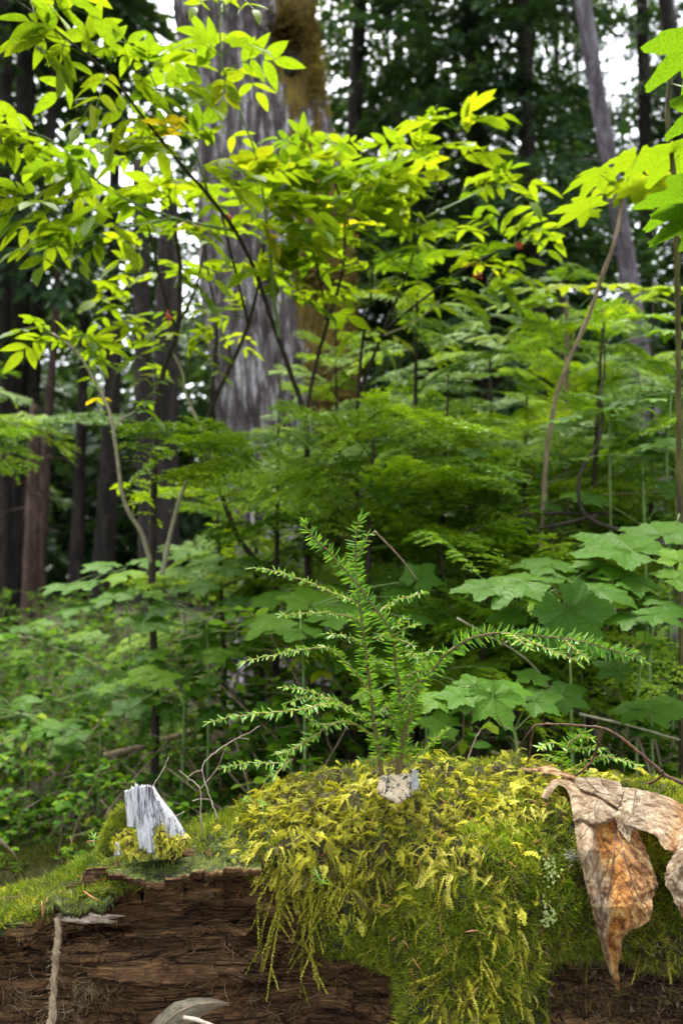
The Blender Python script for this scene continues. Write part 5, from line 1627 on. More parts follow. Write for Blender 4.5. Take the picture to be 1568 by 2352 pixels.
# the forest further back
k = 0
rr_ = random.Random(5)
BACK = [(-500, 14), (-320, 16), (200, 30), (-60, 17), (60, 24), (330, 26), (500, 20), (905, 15), (1120, 17), (1290, 16), (1340, 25), (1620, 16), (1850, 13), (2050, 15)]
for (u, d) in BACK:
    far_tree(u, 700, u + rr_.uniform(-14, 14), 1200, rr_.uniform(18, 30) * 12 / d, d, M['bark_dark'], "dark far conifer deep in the forest, " + ordinal(sorted(b_[0] for b_ in BACK).index(u) + 1) + " from the left of the rear rows", k % 3, 20, cs=rr_.uniform(.85, 1.25))
    k += 1
for (x, y) in [(-5.5, 3.5), (6, 4.5), (-7, -1), (7, -1)]:      # unseen trees of the wood, added outside the frame to block sky light
    t = thing("conifer_tree", "unseen conifer added to block sky light outside the picture to the %s of the log" % ("left" if x < 0 and y > 0 else "right" if y > 0 else "rear left" if x < 0 else "rear right"), "tree", (x, y, float(gz(x, y)) - .1), "trees of the forest behind")
    m = MB(); tube(m, np.array([(x, y, z) for z in np.linspace(-.2, 18, 12)]), (.2, .16, .08), 12, knob=.05); m.build("trunk", M['bark_dark'], t)
    o = bpy.data.objects.new("crown", CROWN[1]); COL.objects.link(o); o.parent = t

fm = MB(); n = 60000
aa = RG.uniform(-1.0, 1.0, n); dd_ = RG.uniform(20, 40, n); x_ = np.tan(aa) * dd_
hh = RG.random(n) * (6.8 + 2.2 * fbm(np.stack([aa * 9, aa * 0, aa * 0], -1), 1, 3, 61)); y_ = dd_
fm.inst(DIAMOND, frames(RG.normal(0, 1, (n, 3)) * (1, 1, .4), RG.normal(0, .5, (n, 3)) + (0, -.3, 1)) * (rnd(.25, .6, n))[:, None, None], np.stack([x_, y_, gz(x_, y_) + hh], -1), rnd(0, .8, n))
tag(fm.build("distant_woods", M['conifer'], smooth=False), "dark unbroken mass of distant forest seen between the trunks", "woods", kind='stuff')

# ================================================================== UNDERSTORY HEMLOCK SAPLINGS
def bough_mesh(seed, n_side=15, droop=.25):
    r = random.Random(seed)
    m = MB()
    ax = curve(np.array([(0, 0, 0), (.05 * r.uniform(-1, 1), .35, .05), (.08 * r.uniform(-1, 1), .7, .02 - droop * .3), (.05 * r.uniform(-1, 1), 1, -droop)]), 22)
    tube(m, ax, (.008, .002), 4, 0.0, cap=False)
    needled(m, ax, .03, .008, (0, 0, 1), tmin=.1, lo=True, wid=2.0, upfrac=.1)
    for k in range(n_side):
        t = .12 + .83 * k / n_side
        b = ax[int(t * 21)]
        for sd in (-1, 1):
            l = .42 * math.sin(math.pi * min(1, t * .8 + .18)) * r.uniform(.6, 1.1)
            e = b + np.array([sd * l * .8, l * .62, -.12 * l * r.uniform(0, 2)])
            mid = (b + e) / 2 + np.array([0, 0, .02])
            pth = curve([b, mid, e], 9)
            needled(m, pth, .03, .0075, (0, 0, 1), lo=True, wid=2.0, upfrac=.1)
            if l > .2:
                for q in (3, 5):
                    e2 = pth[q] + np.array([sd * l * .15, l * .38, -.02])
                    needled(m, np.array([pth[q], (pth[q] + e2) / 2 + (0, 0, .01), e2]), .028, .008, (0, 0, 1), lo=True, wid=2.0, upfrac=.1)
    me = m.mesh("bough", False); me.materials.append(M['sapling'])
    return me


BOUGH = [bough_mesh(s, 15, d) for s, d in ((1, .2), (2, .35), (3, .1))]
G_SAP = "hemlock saplings of the undergrowth"


def sapling(u, d, vtop, label, nb=30, R=.6, vlow=1350, lean=0, ubase=None, sm='dark_stem', group=G_SAP, extra=()):
    f = foot(u if ubase is None else ubase, d)
    top = P(u + lean, vtop, d)
    t = thing("hemlock_sapling", label, "sapling", tuple(f), group)
    pa = curve(np.array([f, (f + top) / 2 + np.array([random.uniform(-.04, .04), 0, 0]), top]), 30)
    m = MB(); tube(m, pa, (.016, .011, .003), 7, knob=.08); m.build("trunk", M[sm], t)
    zl = P(u, vlow, d)[2]
    f0 = np.clip((zl - f[2]) / (top[2] - f[2]), 0.05, .8)
    jobs = []
    nb = int(nb * .75)
    for k in range(nb):
        h = f0 + (1 - f0) * (k + random.random() * .6) / nb
        a = k * 2.4 + random.uniform(-.4, .4)
        l = R * (1 - (h - f0) / (1 - f0)) ** .75 * random.uniform(.7, 1.1) + .09
        jobs.append((pa[min(29, int(h * 29))], np.array([math.cos(a), math.sin(a), random.uniform(-.3, .6)]), l))
    for (bu, bv, bd, tu, tv, td) in extra:
        b, e = P(bu, bv, bd), P(tu, tv, td)
        jobs.append((b, (e - b) + np.array([0, 0, .2 * np.linalg.norm(e - b)]), np.linalg.norm(e - b)))
    for b, D, l in jobs:
        fr = frames(unit(D)[None], np.array([[random.uniform(-.5, .5), random.uniform(-.7, .3), 1.0]]))[0] * l
        o = bpy.data.objects.new("bough", BOUGH[random.randrange(3)])
        COL.objects.link(o); o.parent = t
        q = b - f
        o.matrix_local = Matrix([[fr[0][0], fr[0][1], fr[0][2], q[0]], [fr[1][0], fr[1][1], fr[1][2], q[1]], [fr[2][0], fr[2][1], fr[2][2], q[2]], [0, 0, 0, 1]])
    return t


sapling(960, 2.9, 500, "tallest bright green sapling behind the elder at the centre right", 44, .62, 1300)
sapling(1120, 3.3, 640, "bushy sapling right of the centre below the elder's right leaf sprays", 44, .7, 1350)
sapling(1385, 2.5, 700, "thin sapling with a dark crooked stem at the right", 26, .4, 1100, 0, 1340)
sapling(1290, 3.6, 560, "sapling top showing between the elder and the yellow broad leaves", 40, .6, 1300)
sapling(640, 2.6, 930, "low sapling whose flat sprays reach left before the thick old tree", 20, .45, 1250, 0, None, 'dark_stem', G_SAP,
        [(600, 1060, 2.5, 270, 1005, 2.2), (620, 1100, 2.5, 330, 1040, 2.1), (640, 1110, 2.5, 700, 1180, 2.0), (600, 1150, 2.5, 380, 1120, 2.2), (560, 1090, 2.4, 440, 1010, 2.1)])
sapling(860, 2.3, 930, "low sapling with drooping flat sprays in the middle of the picture", 26, .5, 1250, 0, None, 'dark_stem', G_SAP,
        [(820, 1000, 2.2, 1000, 960, 1.9), (880, 1020, 2.2, 1150, 1040, 1.9), (900, 1080, 2.2, 1200, 1150, 1.9), (850, 980, 2.2, 760, 1060, 2.0), (950, 1250, 2.0, 1120, 1300, 1.7)])
sapling(1500, 3.0, 640, "sapling behind the palmate leaves near the right edge", 40, .6, 1300)
sapling(1030, 2.6, 860, "dark sapling filling the gap at the middle right", 34, .55, 1400)
sapling(1210, 2.7, 880, "dark low sapling left of the crooked stem", 34, .55, 1400)
sapling(1400, 3.4, 760, "shaded sapling behind the crooked stem", 34, .6, 1400)
sapling(720, 3.4, 880, "shaded sapling at the foot of the thick old tree", 26, .5, 1400)
sapling(1270, 2.2, 1190, "knee high sapling below the crooked stem", 24, .4, 1500)
sapling(1010, 2.2, 1230, "knee high sapling right of the tall seedling's top", 22, .38, 1500)
sapling(500, 2.7, 1180, "knee high sapling left of the tall seedling's top", 22, .42, 1500)
sapling(590, 3.3, 1000, "small sapling close before the foot of the thick old tree", 24, .5, 1400)
sapling(770, 2.9, 720, "slender sapling right before the mossy side of the thick old tree", 34, .42, 1250)
sapling(-60, 3.6, 840, "sapling with drooping boughs at the left edge", 22, .7, 1050)
sapling(1640, 2.4, 900, "sapling reaching in from the right edge", 30, .5, 1450)
sapling(1120, 2.0, 1330, "knee high sapling behind the seedling's long branch", 22, .35, 1600)
sapling(800, 2.2, 1300, "knee high sapling behind the tall seedling", 20, .35, 1600)

# ================================================================== ELDER SHRUBS
def comp_leaf(parent, p0, p1, n=3, ll=.085, droop=.12, roll=0.0, mat='elder', tr=(.1, .9)):
    p0, p1 = np.asarray(p0), np.asarray(p1)
    L = np.linalg.norm(p1 - p0)
    mid = (p0 + p1) / 2 + np.array([0, 0, .12 * L])
    pa = curve([p0, mid, p1], 12)
    m = MB(); tube(m, pa, (.0016, .0008), 4, .5, cap=False)
    T = tangents(pa)
    up0 = np.array([random.uniform(-.2, .2), random.uniform(-.1, .55), 1.0])
    pos, D, Z, S = [], [], [], []
    for k in range(n):
        t = .38 + .5 * k / max(1, n - 1) if n > 1 else .6
        i = int(t * 11); sd = np.cross(T[i], up0); sd /= np.linalg.norm(sd) + 1e-9
        for s in (-1, 1):
            d = sd * s * .85 + T[i] * .62 + np.array([0, 0, -droop * random.uniform(.3, 1.3)])
            pos.append(pa[i]); D.append(d); Z.append(up0 + RG.normal(0, .22, 3) - sd * s * .12); S.append(ll * random.uniform(.7, 1.1) * (.85 if k == 0 else 1))
    pos.append(pa[-1]); D.append(T[-1] + np.array([0, 0, -droop * .6])); Z.append(up0 + RG.normal(0, .2, 3)); S.append(ll * random.uniform(.95, 1.2))
    S = np.array(S); fr = frames(np.array(D), np.array(Z)) * S[:, None, None]
    tb = random.uniform(*tr)
    if random.random() < .03:
        tb = .98
    w = RG.integers(0, 4, len(S))
    for q in range(4):
        m.inst(LEAFLET[q], fr[w == q], np.array(pos)[w == q], np.clip(tb + rnd(-.12, .12, (w == q).sum()), 0, .94 if tb < .95 else 1.0))
    return m.build("leaf", M[mat], parent)


G_EL = "elder shrubs with bright yellow green leaves"


def shrub(name, label, u0, d0, stems, mat='dark_stem', group=G_EL):
    f = foot(u0, d0)
    t = thing(name, label, "shrub", tuple(f), group)
    out = []
    for s in stems:
        pts, rad = s[0], s[1]
        pa = px_path(pts, max(14, len(pts) * 8))
        if len(s) > 3 and s[3]:
            pa = np.vstack([curve([f, (f + pa[0]) / 2 + np.array([.02, 0, 0]), pa[0]], 12)[:-1], pa])
        m = MB(); tube(m, pa, rad, 7, knob=.1)
        m.build("stem", M[s[2] if len(s) > 2 else mat], t)
        out.append(pa)
    return t, out


def cluster(t, u, v, d, n=3, span=120, ang0=None, ll=.085, **k):
    """leaves radiating from one shoot tip seen at (u, v)"""
    base = P(u, v, d)
    for q in range(n):
        a = (ang0 if ang0 is not None else 90) + (q - (n - 1) / 2) * (110 / max(1, n - 1) if n > 1 else 0) + random.uniform(-14, 14)
        a = math.radians(a)
        e = P(u + math.cos(a) * span * random.uniform(.85, 1.15), v - math.sin(a) * span * .5 + 6, d + random.uniform(-.3, .25))
        comp_leaf(t, base, e, 2 if random.random() < .3 else 3, ll * random.uniform(.7, 1.08), **k)


e1, _ = shrub("elder_shrub", "elder shrub with the black forked stem rising left of the thick old tree", 350, 2.5, [
    ([(348, 1350, 2.5), (352, 1200, 2.5), (356, 1050, 2.48), (366, 900, 2.46), (385, 820, 2.45), (408, 755, 2.44), (414, 620, 2.42), (400, 520, 2.4), (385, 420, 2.38)], (.013, .010, .008, .004), 'dark_stem', True),
    ([(372, 1320, 2.5), (390, 1230, 2.5), (415, 1140, 2.48), (436, 1088, 2.48)], (.008, .006), 'pale_stem'),
    ([(406, 760, 2.44), (372, 660, 2.4), (350, 560, 2.35), (330, 480, 2.3)], (.005, .003), 'dark_stem'),
    ([(408, 750, 2.44), (450, 660, 2.45), (470, 560, 2.45)], (.005, .003), 'dark_stem'),
    ([(345, 1345, 2.5), (400, 1385, 2.45), (440, 1390, 2.4)], (.02, .008), 'dark_stem')])
e5, _ = shrub("elder_shrub", "elder shoot with a pale arching stem and a small leaf crown at the left", 345, 2.45, [
    ([(346, 1292, 2.45), (325, 1225, 2.4), (298, 1180, 2.36), (280, 1130, 2.33), (268, 1040, 2.3), (252, 950, 2.28), (215, 870, 2.25), (174, 806, 2.22), (120, 765, 2.2)], (.007, .0065, .005, .003), 'pale_stem'),
    ([(262, 990, 2.29), (275, 965, 2.29), (310, 945, 2.3)], (.003, .002), 'pale_stem')])
e2, _ = shrub("elder_shrub", "elder shrub with forked dark stems crossing in front of the thick old tree", 590, 2.7, [
    ([(590, 1290, 2.7), (545, 1230, 2.68), (500, 1110, 2.66), (468, 1010, 2.65), (488, 930, 2.62), (530, 840, 2.6), (570, 745, 2.58), (596, 640, 2.55), (606, 560, 2.5)], (.011, .009, .007, .004), 'dark_stem', True),
    ([(468, 1000, 2.65), (450, 960, 2.65), (425, 900, 2.62), (420, 860, 2.6), (400, 815, 2.58)], (.006, .004), 'pale_stem'),
    ([(480, 960, 2.64), (492, 850, 2.62), (498, 740, 2.6), (480, 640, 2.6), (470, 560, 2.55)], (.006, .003), 'dark_stem'),
    ([(570, 745, 2.58), (545, 640, 2.5), (520, 540, 2.4), (505, 470, 2.35)], (.005, .003), 'dark_stem'),
    ([(500, 1110, 2.66), (490, 1060, 2.6), (484, 1020, 2.6)], (.005, .003), 'pale_stem')])
e3, _ = shrub("elder_shrub", "tall elder shrub whose long shoot runs up to the top left corner", 700, 2.6, [
    ([(705, 1280, 2.6), (706, 1100, 2.6), (700, 960, 2.6), (668, 860, 2.55), (640, 780, 2.5), (612, 700, 2.45), (585, 620, 2.4), (540, 530, 2.3), (480, 450, 2.2), (410, 370, 2.1), (330, 270, 2.0), (260, 180, 1.95), (180, 110, 1.9), (90, 40, 1.85), (10, -20, 1.8)], (.012, .010, .008, .006, .004, .0025), 'dark_stem', True),
    ([(700, 960, 2.6), (722, 850, 2.6), (752, 740, 2.58), (786, 620, 2.55), (790, 500, 2.5), (770, 420, 2.45)], (.007, .004), 'dark_stem'),
    ([(752, 740, 2.58), (730, 620, 2.5), (700, 520, 2.4), (680, 440, 2.4)], (.005, .003), 'dark_stem'),
    ([(480, 450, 2.2), (440, 330, 2.1), (380, 240, 2.05), (340, 160, 2.0)], (.004, .002), 'green_stem'),
    ([(540, 530, 2.3), (400, 500, 2.2), (260, 440, 2.1), (130, 330, 2.05), (60, 300, 2.0)], (.005, .003, .002), 'green_stem'),
    ([(400, 500, 2.2), (280, 520, 2.1), (160, 500, 2.1), (80, 460, 2.0)], (.004, .002), 'green_stem'),
    ([(640, 780, 2.5), (600, 420, 2.2), (560, 280, 2.1), (515, 170, 2.0), (505, 60, 1.95), (510, 10, 1.95)], (.006, .003, .002), 'green_stem')])
e4, _ = shrub("elder_shrub", "elder shrub right of the thick old tree with sprays reaching far right", 830, 2.7, [
    ([(822, 1280, 2.7), (820, 1100, 2.7), (822, 920, 2.68), (832, 790, 2.65), (850, 690, 2.6), (856, 620, 2.6)], (.009, .007, .004), 'dark_stem', True),
    ([(826, 900, 2.68), (880, 760, 2.65), (930, 640, 2.6), (975, 500, 2.55), (1020, 400, 2.5), (1050, 300, 2.45)], (.007, .004, .002), 'dark_stem'),
    ([(880, 760, 2.65), (980, 680, 2.6), (1080, 610, 2.55), (1180, 560, 2.5)], (.005, .003), 'dark_stem'),
    ([(975, 500, 2.55), (1060, 460, 2.5), (1120, 430, 2.45)], (.004, .002), 'green_stem'),
    ([(880, 770, 2.65), (950, 740, 2.6), (1010, 690, 2.55)], (.004, .002), 'pale_stem')])
# (shrub, u, v, d, leaves, span, angle, leaflet)
CL = [
    (e3, 20, 0, 1.82, 3, 120, 20, .085), (e3, 80, 35, 1.85, 3, 150, 60, .09), (e3, 150, 90, 1.88, 3, 130, 200, .085), (e3, 200, 130, 1.92, 3, 140, 80, .09), (e3, 260, 180, 1.95, 3, 130, -100, .085), (e3, 60, 100, 1.9, 1, 110, -60, .08),
    (e3, 340, 160, 2.0, 3, 110, 80, .085), (e3, 330, 270, 2.0, 3, 140, -120, .09), (e3, 370, 230, 2.05, 3, 120, 30, .085), (e3, 250, 240, 2.0, 2, 120, -60, .09), (e3, 400, 340, 2.1, 4, 130, 150, .085), (e3, 440, 330, 2.1, 3, 120, 80, .085), (e3, 460, 420, 2.15, 4, 130, -20, .085),
    (e3, 510, 30, 1.95, 3, 80, 90, .06), (e3, 505, 130, 2.0, 4, 110, 90, .085), (e3, 520, 160, 2.0, 3, 120, -40, .09), 
    (e3, 60, 300, 2.0, 3, 100, 180, .08), (e3, 130, 330, 2.05, 3, 110, -120, .085), (e3, 200, 390, 2.1, 4, 110, 200, .085), (e3, 260, 440, 2.1, 3, 110, -120, .08), (e3, 80, 460, 2.0, 3, 90, 180, .075), (e3, 150, 500, 2.1, 4, 110, 200, .085), (e3, 240, 520, 2.1, 3, 100, -110, .08), (e3, 130, 560, 2.15, 3, 100, -110, .08),
    (e3, 300, 380, 2.1, 4, 120, 100, .085), (e3, 560, 420, 2.2, 4, 130, 60, .09), (e3, 600, 470, 2.25, 4, 130, 40, .09), (e3, 650, 440, 2.3, 4, 130, 80, .09), (e3, 700, 420, 2.35, 4, 120, 90, .085), (e3, 770, 420, 2.4, 4, 120, 80, .085), (e3, 620, 560, 2.35, 4, 130, -30, .09),
    (e3, 700, 520, 2.4, 4, 120, 60, .085), (e3, 790, 500, 2.45, 4, 120, 60, .085), (e3, 790, 600, 2.5, 3, 110, 60, .08), (e3, 740, 560, 2.45, 3, 110, 180, .08), (e3, 660, 640, 2.45, 3, 110, 100, .08), (e3, 700, 350, 2.4, 3, 100, 90, .08), (e3, 760, 350, 2.4, 3, 90, 90, .075),  (e3, 690, 400, 2.3, 3, 120, 30, .085),  (e3, 580, 500, 2.3, 4, 120, 0, .09), (e3, 660, 500, 2.35, 4, 120, 90, .09),  (e3, 710, 600, 2.45, 3, 120, 120, .08), (e3, 830, 440, 2.45, 4, 110, 70, .085), (e3, 850, 500, 2.5, 4, 110, 30, .085), 
    (e1, 400, 470, 2.35, 4, 120, 100, .085), (e1, 340, 480, 2.3, 4, 120, 120, .085), (e1, 350, 570, 2.35, 3, 110, 150, .08), (e1, 400, 560, 2.4, 4, 110, 40, .08), (e1, 330, 640, 2.35, 2, 100, 160, .075), (e1, 300, 700, 2.4, 3, 100, 160, .07), (e1, 360, 760, 2.4, 3, 90, 170, .065), (e1, 400, 660, 2.4, 3, 100, 20, .075),
    (e2, 480, 560, 2.5, 4, 120, 90, .085), (e2, 520, 480, 2.35, 4, 130, 90, .09), (e2, 600, 560, 2.5, 4, 120, 60, .085), (e2, 500, 650, 2.6, 3, 110, 90, .075), (e2, 590, 660, 2.55, 3, 110, 30, .08), (e2, 560, 730, 2.58, 3, 110, 150, .075), (e2, 440, 640, 2.6, 3, 100, 120, .075), (e2, 450, 740, 2.6, 3, 100, 150, .065), (e2, 400, 815, 2.58, 3, 110, 140, .06), (e2, 430, 840, 2.6, 3, 110, 20, .06), (e2, 480, 800, 2.6, 3, 100, 40, .06), (e2, 400, 880, 2.6, 3, 90, 170, .055),
    (e2, 640, 700, 2.5, 3, 110, 30, .075), (e2, 690, 700, 2.5, 3, 110, 30, .07),
    (e5, 120, 768, 2.2, 3, 90, 170, .07), (e5, 175, 810, 2.22, 4, 90, 80, .065), (e5, 170, 808, 2.22, 2, 70, 10, .06), (e5, 205, 850, 2.25, 2, 60, -20, .055), (e5, 310, 945, 2.3, 2, 60, 10, .065), (e5, 285, 1140, 2.33, 2, 50, 60, .04), (e5, 255, 930, 2.28, 1, 50, 150, .05), (e5, 305, 1185, 2.36, 2, 60, 30, .03),
    (e4, 1050, 300, 2.45, 4, 120, 90, .09), (e4, 1030, 380, 2.48, 4, 120, 100, .09), (e4, 1000, 440, 2.5, 3, 110, 150, .085), (e4, 1060, 440, 2.5, 3, 110, 10, .085), (e4, 1120, 430, 2.45, 3, 110, 20, .085), (e4, 960, 350, 2.5, 3, 100, 150, .08), (e4, 930, 420, 2.5, 4, 110, 130, .08), (e4, 880, 460, 2.5, 4, 110, 110, .08), (e4, 900, 540, 2.55, 3, 110, 90, .08),
    (e4, 1180, 560, 2.5, 4, 110, 30, .085), (e4, 1090, 610, 2.55, 4, 110, 50, .085), (e4, 1030, 640, 2.55, 3, 110, 30, .08), (e4, 1120, 640, 2.55, 3, 100, -10, .08), (e4, 1150, 540, 2.5, 3, 110, 80, .08), (e4, 1000, 560, 2.55, 3, 110, 90, .08), (e4, 1010, 690, 2.55, 3, 100, 20, .075), (e4, 950, 620, 2.6, 3, 110, 110, .075), (e4, 856, 640, 2.6, 4, 110, 90, .08), (e4, 840, 700, 2.62, 4, 110, 90, .08), (e4, 832, 760, 2.65, 3, 100, -60, .07), (e4, 900, 680, 2.6, 3, 100, 30, .075), (e4, 850, 560, 2.6, 3, 110, 120, .08)]
for (t, u, v, d, n, sp, an, ll) in CL:
    cluster(t, u, v, d, n, sp, an, ll)
# red berry clusters
for (u, v, d, own) in [(525, 498, 2.45, e2), (1192, 563, 2.5, e4), (1095, 632, 2.55, e4), (385, 728, 2.4, e1)]:
    m = MB()
    th, ph = np.meshgrid(np.linspace(0, math.pi, 6), np.linspace(0, 2 * math.pi, 9), indexing='ij')
    sp = np.stack([np.sin(th) * np.cos(ph), np.sin(th) * np.sin(ph), np.cos(th)], -1).reshape(-1, 3) * .0032
    i, j = np.meshgrid(np.arange(5), np.arange(8), indexing='ij'); fq = np.stack([i * 9 + j, (i + 1) * 9 + j, (i + 1) * 9 + j + 1, i * 9 + j + 1], -1).reshape(-1, 4)
    for k in range(16):
        m.add(sp + P(u, v, d) + RG.normal(0, .007, 3), [fq], random.random())
    m.build("berries", M['berry'], own)


# ================================================================== BROAD-LEAVED PLANTS
def broad_leaf(parent, c, size, nrm, yaw, mat, tpl, stem_from=None, stem_mat_='green_stem', tint=None, name='leaf', holes=False):
    nrm = unit(np.asarray(nrm, float)); Y = np.array([math.sin(yaw), math.cos(yaw), 0]); Y = unit(Y - nrm * np.dot(Y, nrm))
    X = np.cross(Y, nrm)
    m = MB(); m.inst(tpl, np.stack([X, Y, nrm], -1)[None] * size, np.asarray(c)[None], [random.uniform(.1, .9) if tint is None else tint])
    o = m.build(name, M[mat], parent)
    if stem_from is not None:
        s = MB(); a = np.asarray(stem_from); c = np.asarray(c)
        tube(s, curve([a, (a + c) / 2 + np.array([0, 0, .01]), c], 10), (.0014, .0009), 5); s.build("petiole", M[stem_mat_], o)
    return o


def px_leaf(t, u, v, d, w, fore, yaw, mat, tpls, stem_px=None, tint=None, tilt=0.0, sm='green_stem'):
    """leaf whose blade spans about w photo pixels; fore = 0 edge-on .. 1 facing the viewer"""
    c = P(u, v, d); size = w / F * d / 1.75
    f = math.asin(min(1, fore))
    nrm = np.array([tilt, (math.sin(f) * .8 if v < 620 and mat == 'club' else -math.sin(f)), math.cos(f)])
    sf = None
    if stem_px is not None:
        sf = P(*stem_px)
    return broad_leaf(t, c, size, nrm, yaw, mat, tpls[random.randrange(3)], sf, sm, tint)


t = thing("devils_club", "spiny pale brown stem leaning right with broad yellow green lobed leaves", "plant", tuple(foot(1240, 2.3)), "tall broad-leaved plants at the right")
pa = px_path([(1240, 1250, 2.3), (1255, 1050, 2.25), (1275, 920, 2.2), (1305, 830, 2.15), (1350, 730, 2.1), (1380, 640, 2.05), (1412, 550, 2.0), (1428, 460, 2.0)], 60)
m = MB(); tube(m, np.vstack([curve([foot(1240, 2.3), pa[0]], 8)[:-1], pa]), (.0065, .006, .0055, .0045), 8, knob=.2)
for k in range(160):
    p = pa[random.randrange(4, 59)]; d_ = unit(RG.normal(0, 1, 3)); tube(m, [p + d_ * .006, p + d_ * .013], (.0007, .0002), 3, cap=False)
m.build("stem", M['brown_stem'], t)
top1 = (1428, 458, 2.0)
for (u, v, d, w, fo, ya, ti) in [(1378, 400, 1.95, 150, .08, -1.2, .55), (1350, 480, 1.85, 165, .12, -1.6, .6), (1462, 362, 2.0, 180, .12, .2, .6), (1450, 430, 1.95, 140, .1, .6, .7), (1500, 430, 2.0, 150, .15, 1.2, .75), (1405, 420, 2.05, 110, .1, -.6, .7), (1490, 405, 2.1, 130, .12, 1.0, .8)]:
    px_leaf(t, u, v, d, w, fo, ya, 'club', CLUB, top1, ti)
t = thing("devils_club", "dark mossy stem at the right edge holding big overlapping green lobed leaves", "plant", tuple(foot(1545, 1.9)), "tall broad-leaved plants at the right")
pa = px_path([(1560, 1150, 1.9), (1558, 900, 1.85), (1556, 700, 1.8), (1552, 540, 1.75), (1545, 390, 1.7), (1534, 290, 1.7), (1536, 200, 1.7), (1548, 90, 1.7)], 60)
m = MB(); tube(m, np.vstack([curve([foot(1545, 1.9), pa[0]], 8)[:-1], pa]), (.008, .007, .0055, .005), 9, knob=.3)
for k in range(120):
    p = pa[random.randrange(4, 59)]; d_ = unit(RG.normal(0, 1, 3)); tube(m, [p + d_ * .006, p + d_ * .013], (.0007, .0002), 3, cap=False)
m.build("stem", M['mossy_stem'], t)
for (u, v, d, w, fo, ya, ti) in [(1590, 455, 1.5, 250, .3, -1.5, .15), (1620, 500, 1.5, 260, .35, -1.8, .1), (1625, 100, 1.45, 300, .35, -1.7, .2), (1640, 250, 1.5, 230, .5, -1.9, .15), (1560, 355, 1.7, 220, .1, -1.2, .5)]:
    px_leaf(t, u, v, d, w, fo, ya, 'club', CLUB, (1540, 400 if v > 250 else 190, 1.7), ti)
t = thing("devils_club", "lower tier of flat yellow green lobed leaves at the right middle", "plant", tuple(foot(1330, 2.8)), "tall broad-leaved plants at the right")
pa = px_path([(1300, 1200, 2.8), (1298, 1000, 2.8), (1302, 800, 2.75), (1300, 690, 2.7)], 30)
m = MB(); tube(m, np.vstack([curve([foot(1330, 2.8), pa[0]], 8)[:-1], pa]), (.01, .007), 8, knob=.14); m.build("stem", M['brown_stem'], t)
for (u, v, d, w, fo, ya, ti) in [(1235, 665, 2.6, 170, .4, -1.3, .6), (1300, 655, 2.7, 150, .45, .2, .8), (1400, 655, 2.7, 180, .35, 1.2, .8), (1480, 665, 2.7, 180, .35, .9, .6), (1180, 700, 2.7, 130, .4, -1.5, .6), (1260, 700, 2.6, 160, .4, -.5, .7), (1325, 745, 2.5, 170, .25, .9, .5), (1230, 740, 2.6, 140, .4, -1, .6), (1150, 775, 2.6, 150, .4, -1.3, .6),
                                 (1385, 735, 2.6, 150, .3, .5, .3), (1480, 725, 2.5, 170, .3, .9, .3), (1540, 660, 2.6, 160, .4, .9, .6), (1420, 700, 2.8, 150, .35, 0, .7), (1530, 760, 2.4, 150, .3, 1.2, .3), (1090, 740, 2.8, 120, .4, -1.2, .5), (1480, 830, 2.5, 170, .25, .4, .2), (1400, 865, 2.5, 150, .2, -.4, .25), (1130, 860, 2.4, 150, .3, -.8, .3)]:
    px_leaf(t, u, v, d, w, fo, ya, 'club', CLUB, (1300 + (u - 1300) * .3, v + 50, d + .05), ti)


def leafy(label, name, base_u, base_d, stems, leaves, tpls=THIM, mat='thimble', group="palmate leaved plants behind the log", sm='green_stem'):
    t = thing(name, label, "plant", tuple(foot(base_u, base_d)), group)
    for pts in stems:
        pa = px_path(pts, 24); m = MB(); tube(m, np.vstack([curve([foot(pts[0][0], pts[0][2]), pa[0]], 5)[:-1], pa]), (.0042, .003, .002), 6, knob=.08); m.build("stem", M[sm], t)
    for L_ in leaves:
        u, v, d, w, fo, ya = L_[:6]
        su, sv, sd = min((p for s in stems for p in s), key=lambda p: (p[0] - u) ** 2 + (p[1] - v) ** 2 * .6)
        px_leaf(t, u, v, d, w, fo, ya, mat, tpls, (su, sv, sd), L_[6] if len(L_) > 6 else None, random.uniform(-.15, .15))
    return t


